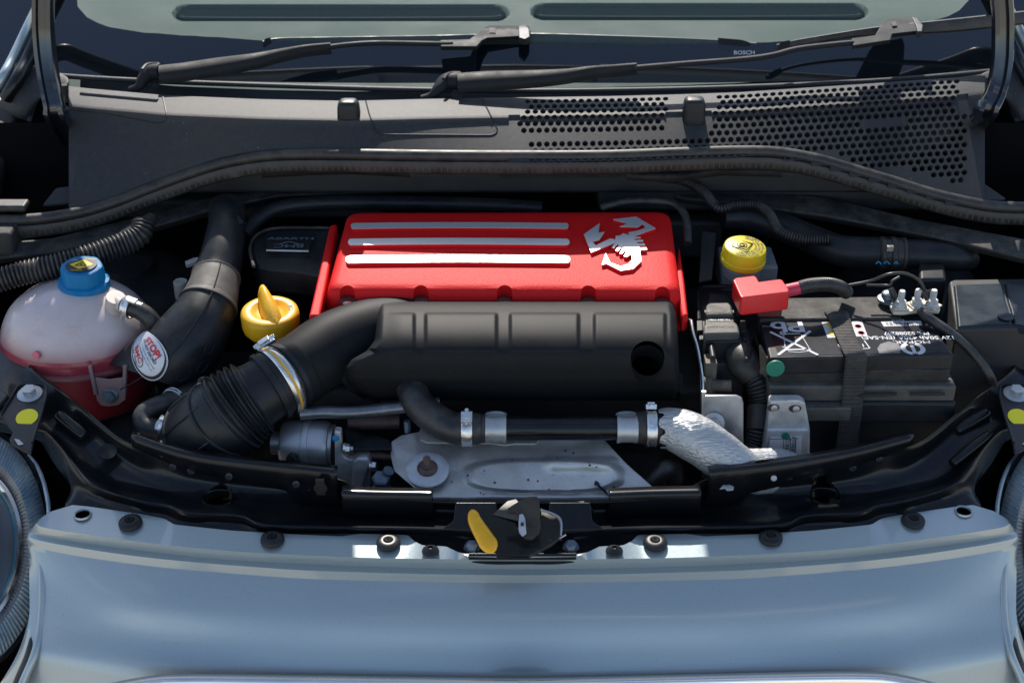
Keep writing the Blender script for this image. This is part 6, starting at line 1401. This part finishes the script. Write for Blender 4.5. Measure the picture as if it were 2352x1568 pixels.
# ---- wipers
def wiper(label, head, knuckle, arm, tipw, blade, conn, zz, sc_=1.0):
    wp = thing('windscreen_wiper', label, 'wiper', P(*knuckle[0][:3]), 'windscreen wipers')
    q = arm
    # arm: tapered box section
    g = G(); pts = cat(q, 60); rows = []
    for i, (px, py, z, hw) in enumerate(pts):
        c = P(px, py, z); a = P(*pts[max(i - 1, 0)][:3]); b_ = P(*pts[min(i + 1, 59)][:3]); t_ = (b_ - a).normalized(); up_ = V((0, -.35, .94)); up_ = (up_ - t_ * up_.dot(t_)).normalized(); s_ = t_.cross(up_)
        w_ = 1.25 * hw * S(px, py, z); rows.append([c + s_ * (w_ * u) + up_ * v for u, v in ((-1, -.007), (-1, -.001), (-.86, .0030), (-.4, .0052), (.3, .0052), (.8, .0030), (1, -.001), (1, -.007))])
    g.grid(rows, closed=True); m_ = len(g.v); g.f += [tuple(range(8)), tuple(range(m_ - 8, m_))[::-1]]
    ar = g.out('wiper_arm', M_wip, wp, sharp=50)
    g = G(); g.tube([P(*a[:3]) for a in knuckle], [a[3] for a in knuckle], 24, n=40, ell=.8); kn = g.out('pivot_head', M_wip, wp, sharp=80)
    hx, hy, hz_ = head
    g = G(); c = P(hx, hy, hz_); f = axfr(c, (0, -.7, .5)); g.lathe(f, [(.0058, 0), (.0058, .002), (.0040, .003), (.0036, .0014), (0, .0014)], 20); g.out('pivot_pin', M_wip, kn)
    g = G(); x_, y_ = hx - 5, hy - 47; g.tube([P(hx - 30, hy - 36, hz_ + .016), P(hx - 18, hy - 48, hz_ + .018), P(hx + 4, hy - 50, hz_ + .018), P(hx + 10, hy - 44, hz_ + .018)], .0022, 8, n=20); g.out('head_cap', M_rubd, kn)
    g = G(); g.tube([P(*a[:3]) for a in tipw], [a[3] * 1.35 for a in tipw], 10, n=60, ell=.7); g.out('arm_extension', M_wip, wp, sharp=60)
    # connector block
    g = G(); g.wprism([P(x, y, z) for x, y, z in conn], (0, .0045, -.0065)); cb_ = g.out('blade_connector', M_wip, wp, bevel=.0014, bseg=3)
    # blade: spoiler profile
    g = G(); pts = cat(blade, 80); rows = []
    for i, (px, py, z, hw) in enumerate(pts):
        c = P(px, py, z); w_ = 1.25 * hw * S(px, py, z); rows.append([c + V((0, u, v)) for u, v in ((-w_ * .2, -w_ * 1.0), (-w_ * .5, -w_ * .6), (-w_ * .45, w_ * .2), (.0, w_ * 1.0), (w_ * .25, w_ * 1.05), (w_ * .5, w_ * .2), (w_ * .4, -w_ * .8))])
    g.grid(rows, closed=True); m_ = len(g.v); g.f += [tuple(range(7)), tuple(range(m_ - 7, m_))[::-1]]
    bl_ = g.out('wiper_blade', M_rubd, wp, sharp=40)
    for e in (0, 1):
        g = G(); seg_ = pts[:9] if e == 0 else pts[-9:]; rows = []
        for i, (px, py, z, hw) in enumerate(seg_):
            k = (i / 8) if e == 0 else (1 - i / 8); hh = 1.2 * hw * (.55 + .75 * min(1, k * 2.2)); c = P(px, py, z); w_ = hh * S(px, py, z)
            rows.append([c + V((0, u, v)) for u, v in ((-w_ * .6, -w_ * 1.0), (-w_ * .75, -w_ * .2), (-w_ * .5, w_ * .7), (.0, w_ * 1.1), (w_ * .4, w_ * .9), (w_ * .7, -w_ * .8))])
        g.grid(rows, closed=True); m_ = len(g.v); g.f += [tuple(range(6)), tuple(range(m_ - 6, m_))[::-1]]; g.out('blade_end_cap', M_wip, bl_, sharp=40)
    return wp, cb_, bl_
w1, c1, b1 = wiper('left wiper, its long blade tip lettered and ending near the middle of the windscreen', (356, 197, .992),
    [(300, 206, .985, .0050), (318, 200, .990, .0065), (330, 182, .997, .0095), (348, 168, 1.002, .0120), (372, 166, 1.004, .0125)], 
    [(366, 168, 1.008, 19), (420, 162, 1.010, 18.5), (500, 150, 1.013, 18), (580, 138, 1.016, 15), (640, 125, 1.019, 11), (700, 114, 1.022, 8.5), (760, 108, 1.024, 7.5)],
    [(752, 109, 1.024, .0032), (800, 103, 1.026, .0031), (870, 99, 1.027, .0031), (1010, 101, 1.027, .0031), (1040, 100, 1.027, .0031)],
    [(604, 108, 1.010, 10), (640, 98, 1.013, 8), (760, 95, 1.014, 7.5), (1000, 92, 1.015, 8), (1200, 91, 1.015, 11), (1400, 97, 1.013, 12), (1600, 105, 1.010, 12.5), (1736, 113, 1.007, 11)],
    [(1010, 92, 1.0285), (1078, 90, 1.0285), (1116, 61, 1.0290), (1122, 58, 1.0290), (1214, 59, 1.0290), (1219, 70, 1.0285), (1217, 82, 1.0275), (1120, 87, 1.0275), (1108, 93, 1.0275), (1095, 107, 1.0270), (1012, 107, 1.0270)], 0)
g = G(); q = [P(x, y, 1.0293) for x, y in ((1124, 64), (1138, 64), (1138, 76), (1124, 76))]; g.wprism(q, (0, -.0003, .0004)); g.out('square_badge', M_dusty, c1, bevel=.0003)
g = G(); g.wprism([P(x, y, 1.0298) for x, y in ((1191, 59), (1208, 59), (1215, 66), (1217, 84), (1206, 90), (1192, 86))], (0, .003, -.009)); g.out('end_block', M_rubd, c1, bevel=.001)
f = lambda x, y, z: P(1708, 118, 1.0085) + V((x, -.0055 + y * .5, y * .85)); text('BOSCH', .0065, f, M_white, b1, 'lettering', .0001, 1.2)
w2, c2_, b2 = wiper('right wiper, its head behind the middle of the cowl, blade reaching the hinge arm', (1049, 218, .992),
    [(968, 226, .985, .0045), (990, 220, .988, .0058), (1008, 204, .995, .0088), (1026, 188, 1.000, .0120), (1056, 186, 1.002, .0128)],
    [(1052, 187, 1.006, 20), (1120, 182, 1.009, 19.5), (1220, 178, 1.012, 17), (1300, 172, 1.015, 13), (1360, 163, 1.018, 9.5), (1400, 160, 1.019, 8.5), (1462, 155, 1.021, 8)],
    [(1455, 157, 1.021, .0034), (1568, 147, 1.023, .0032), (1700, 137, 1.025, .0032), (1770, 128, 1.027, .0032), (1830, 113, 1.030, .0032), (1900, 104, 1.033, .0032), (1960, 98, 1.035, .0031)],
    [(1783, 114, 1.020, 9), (1830, 100, 1.023, 6.5), (1900, 88, 1.026, 6.5), (2000, 73, 1.031, 7), (2100, 66, 1.034, 10), (2200, 58, 1.037, 12), (2330, 44, 1.043, 12), (2400, 36, 1.047, 12)],
    [(1956, 88, 1.0365), (2010, 81, 1.038), (2028, 50, 1.0405), (2036, 44, 1.0405), (2098, 37, 1.0410), (2110, 42, 1.0410), (2122, 58, 1.0400), (2120, 70, 1.0395), (2050, 78, 1.0385), (2046, 92, 1.0375), (1960, 105, 1.0355)], 0)
g = G(); q = [P(x, y, 1.0412) for x, y in ((2046, 51), (2057, 49), (2061, 59), (2050, 61))]; g.wprism(q, (0, -.0003, .0004)); g.out('square_badge', M_dusty, c2_, bevel=.0003)
g = G(); g.wprism([P(x, y, 1.0418) for x, y in ((2094, 38), (2108, 42), (2120, 58), (2118, 72), (2108, 72), (2104, 58))], (0, .003, -.009)); g.out('end_block', M_rubd, c2_, bevel=.001)
# unseen dark sheet added inside the cowl so the sun cannot pass through the grille
g = G(); xs = [1150 + 1100 * i / 60 for i in range(61)]; g.grid([[CP(x, 45) + V((0, .0016, -.0015)) for x in xs], [CP(x, 50) + V((0, .004, -.006)) for x in xs], [CP(x, 90) + V((0, .012, -.02)) for x in xs], [CP(x, 90) + V((0, .02, -.06)) for x in xs]]); g.out('cowl_light_baffle', M_dark, cowl)
for o in bpy.data.objects:
    if o.type == 'MESH' and o.parent is None and 'category' not in o and 'kind' not in o: print('UNTAGGED', o.name)
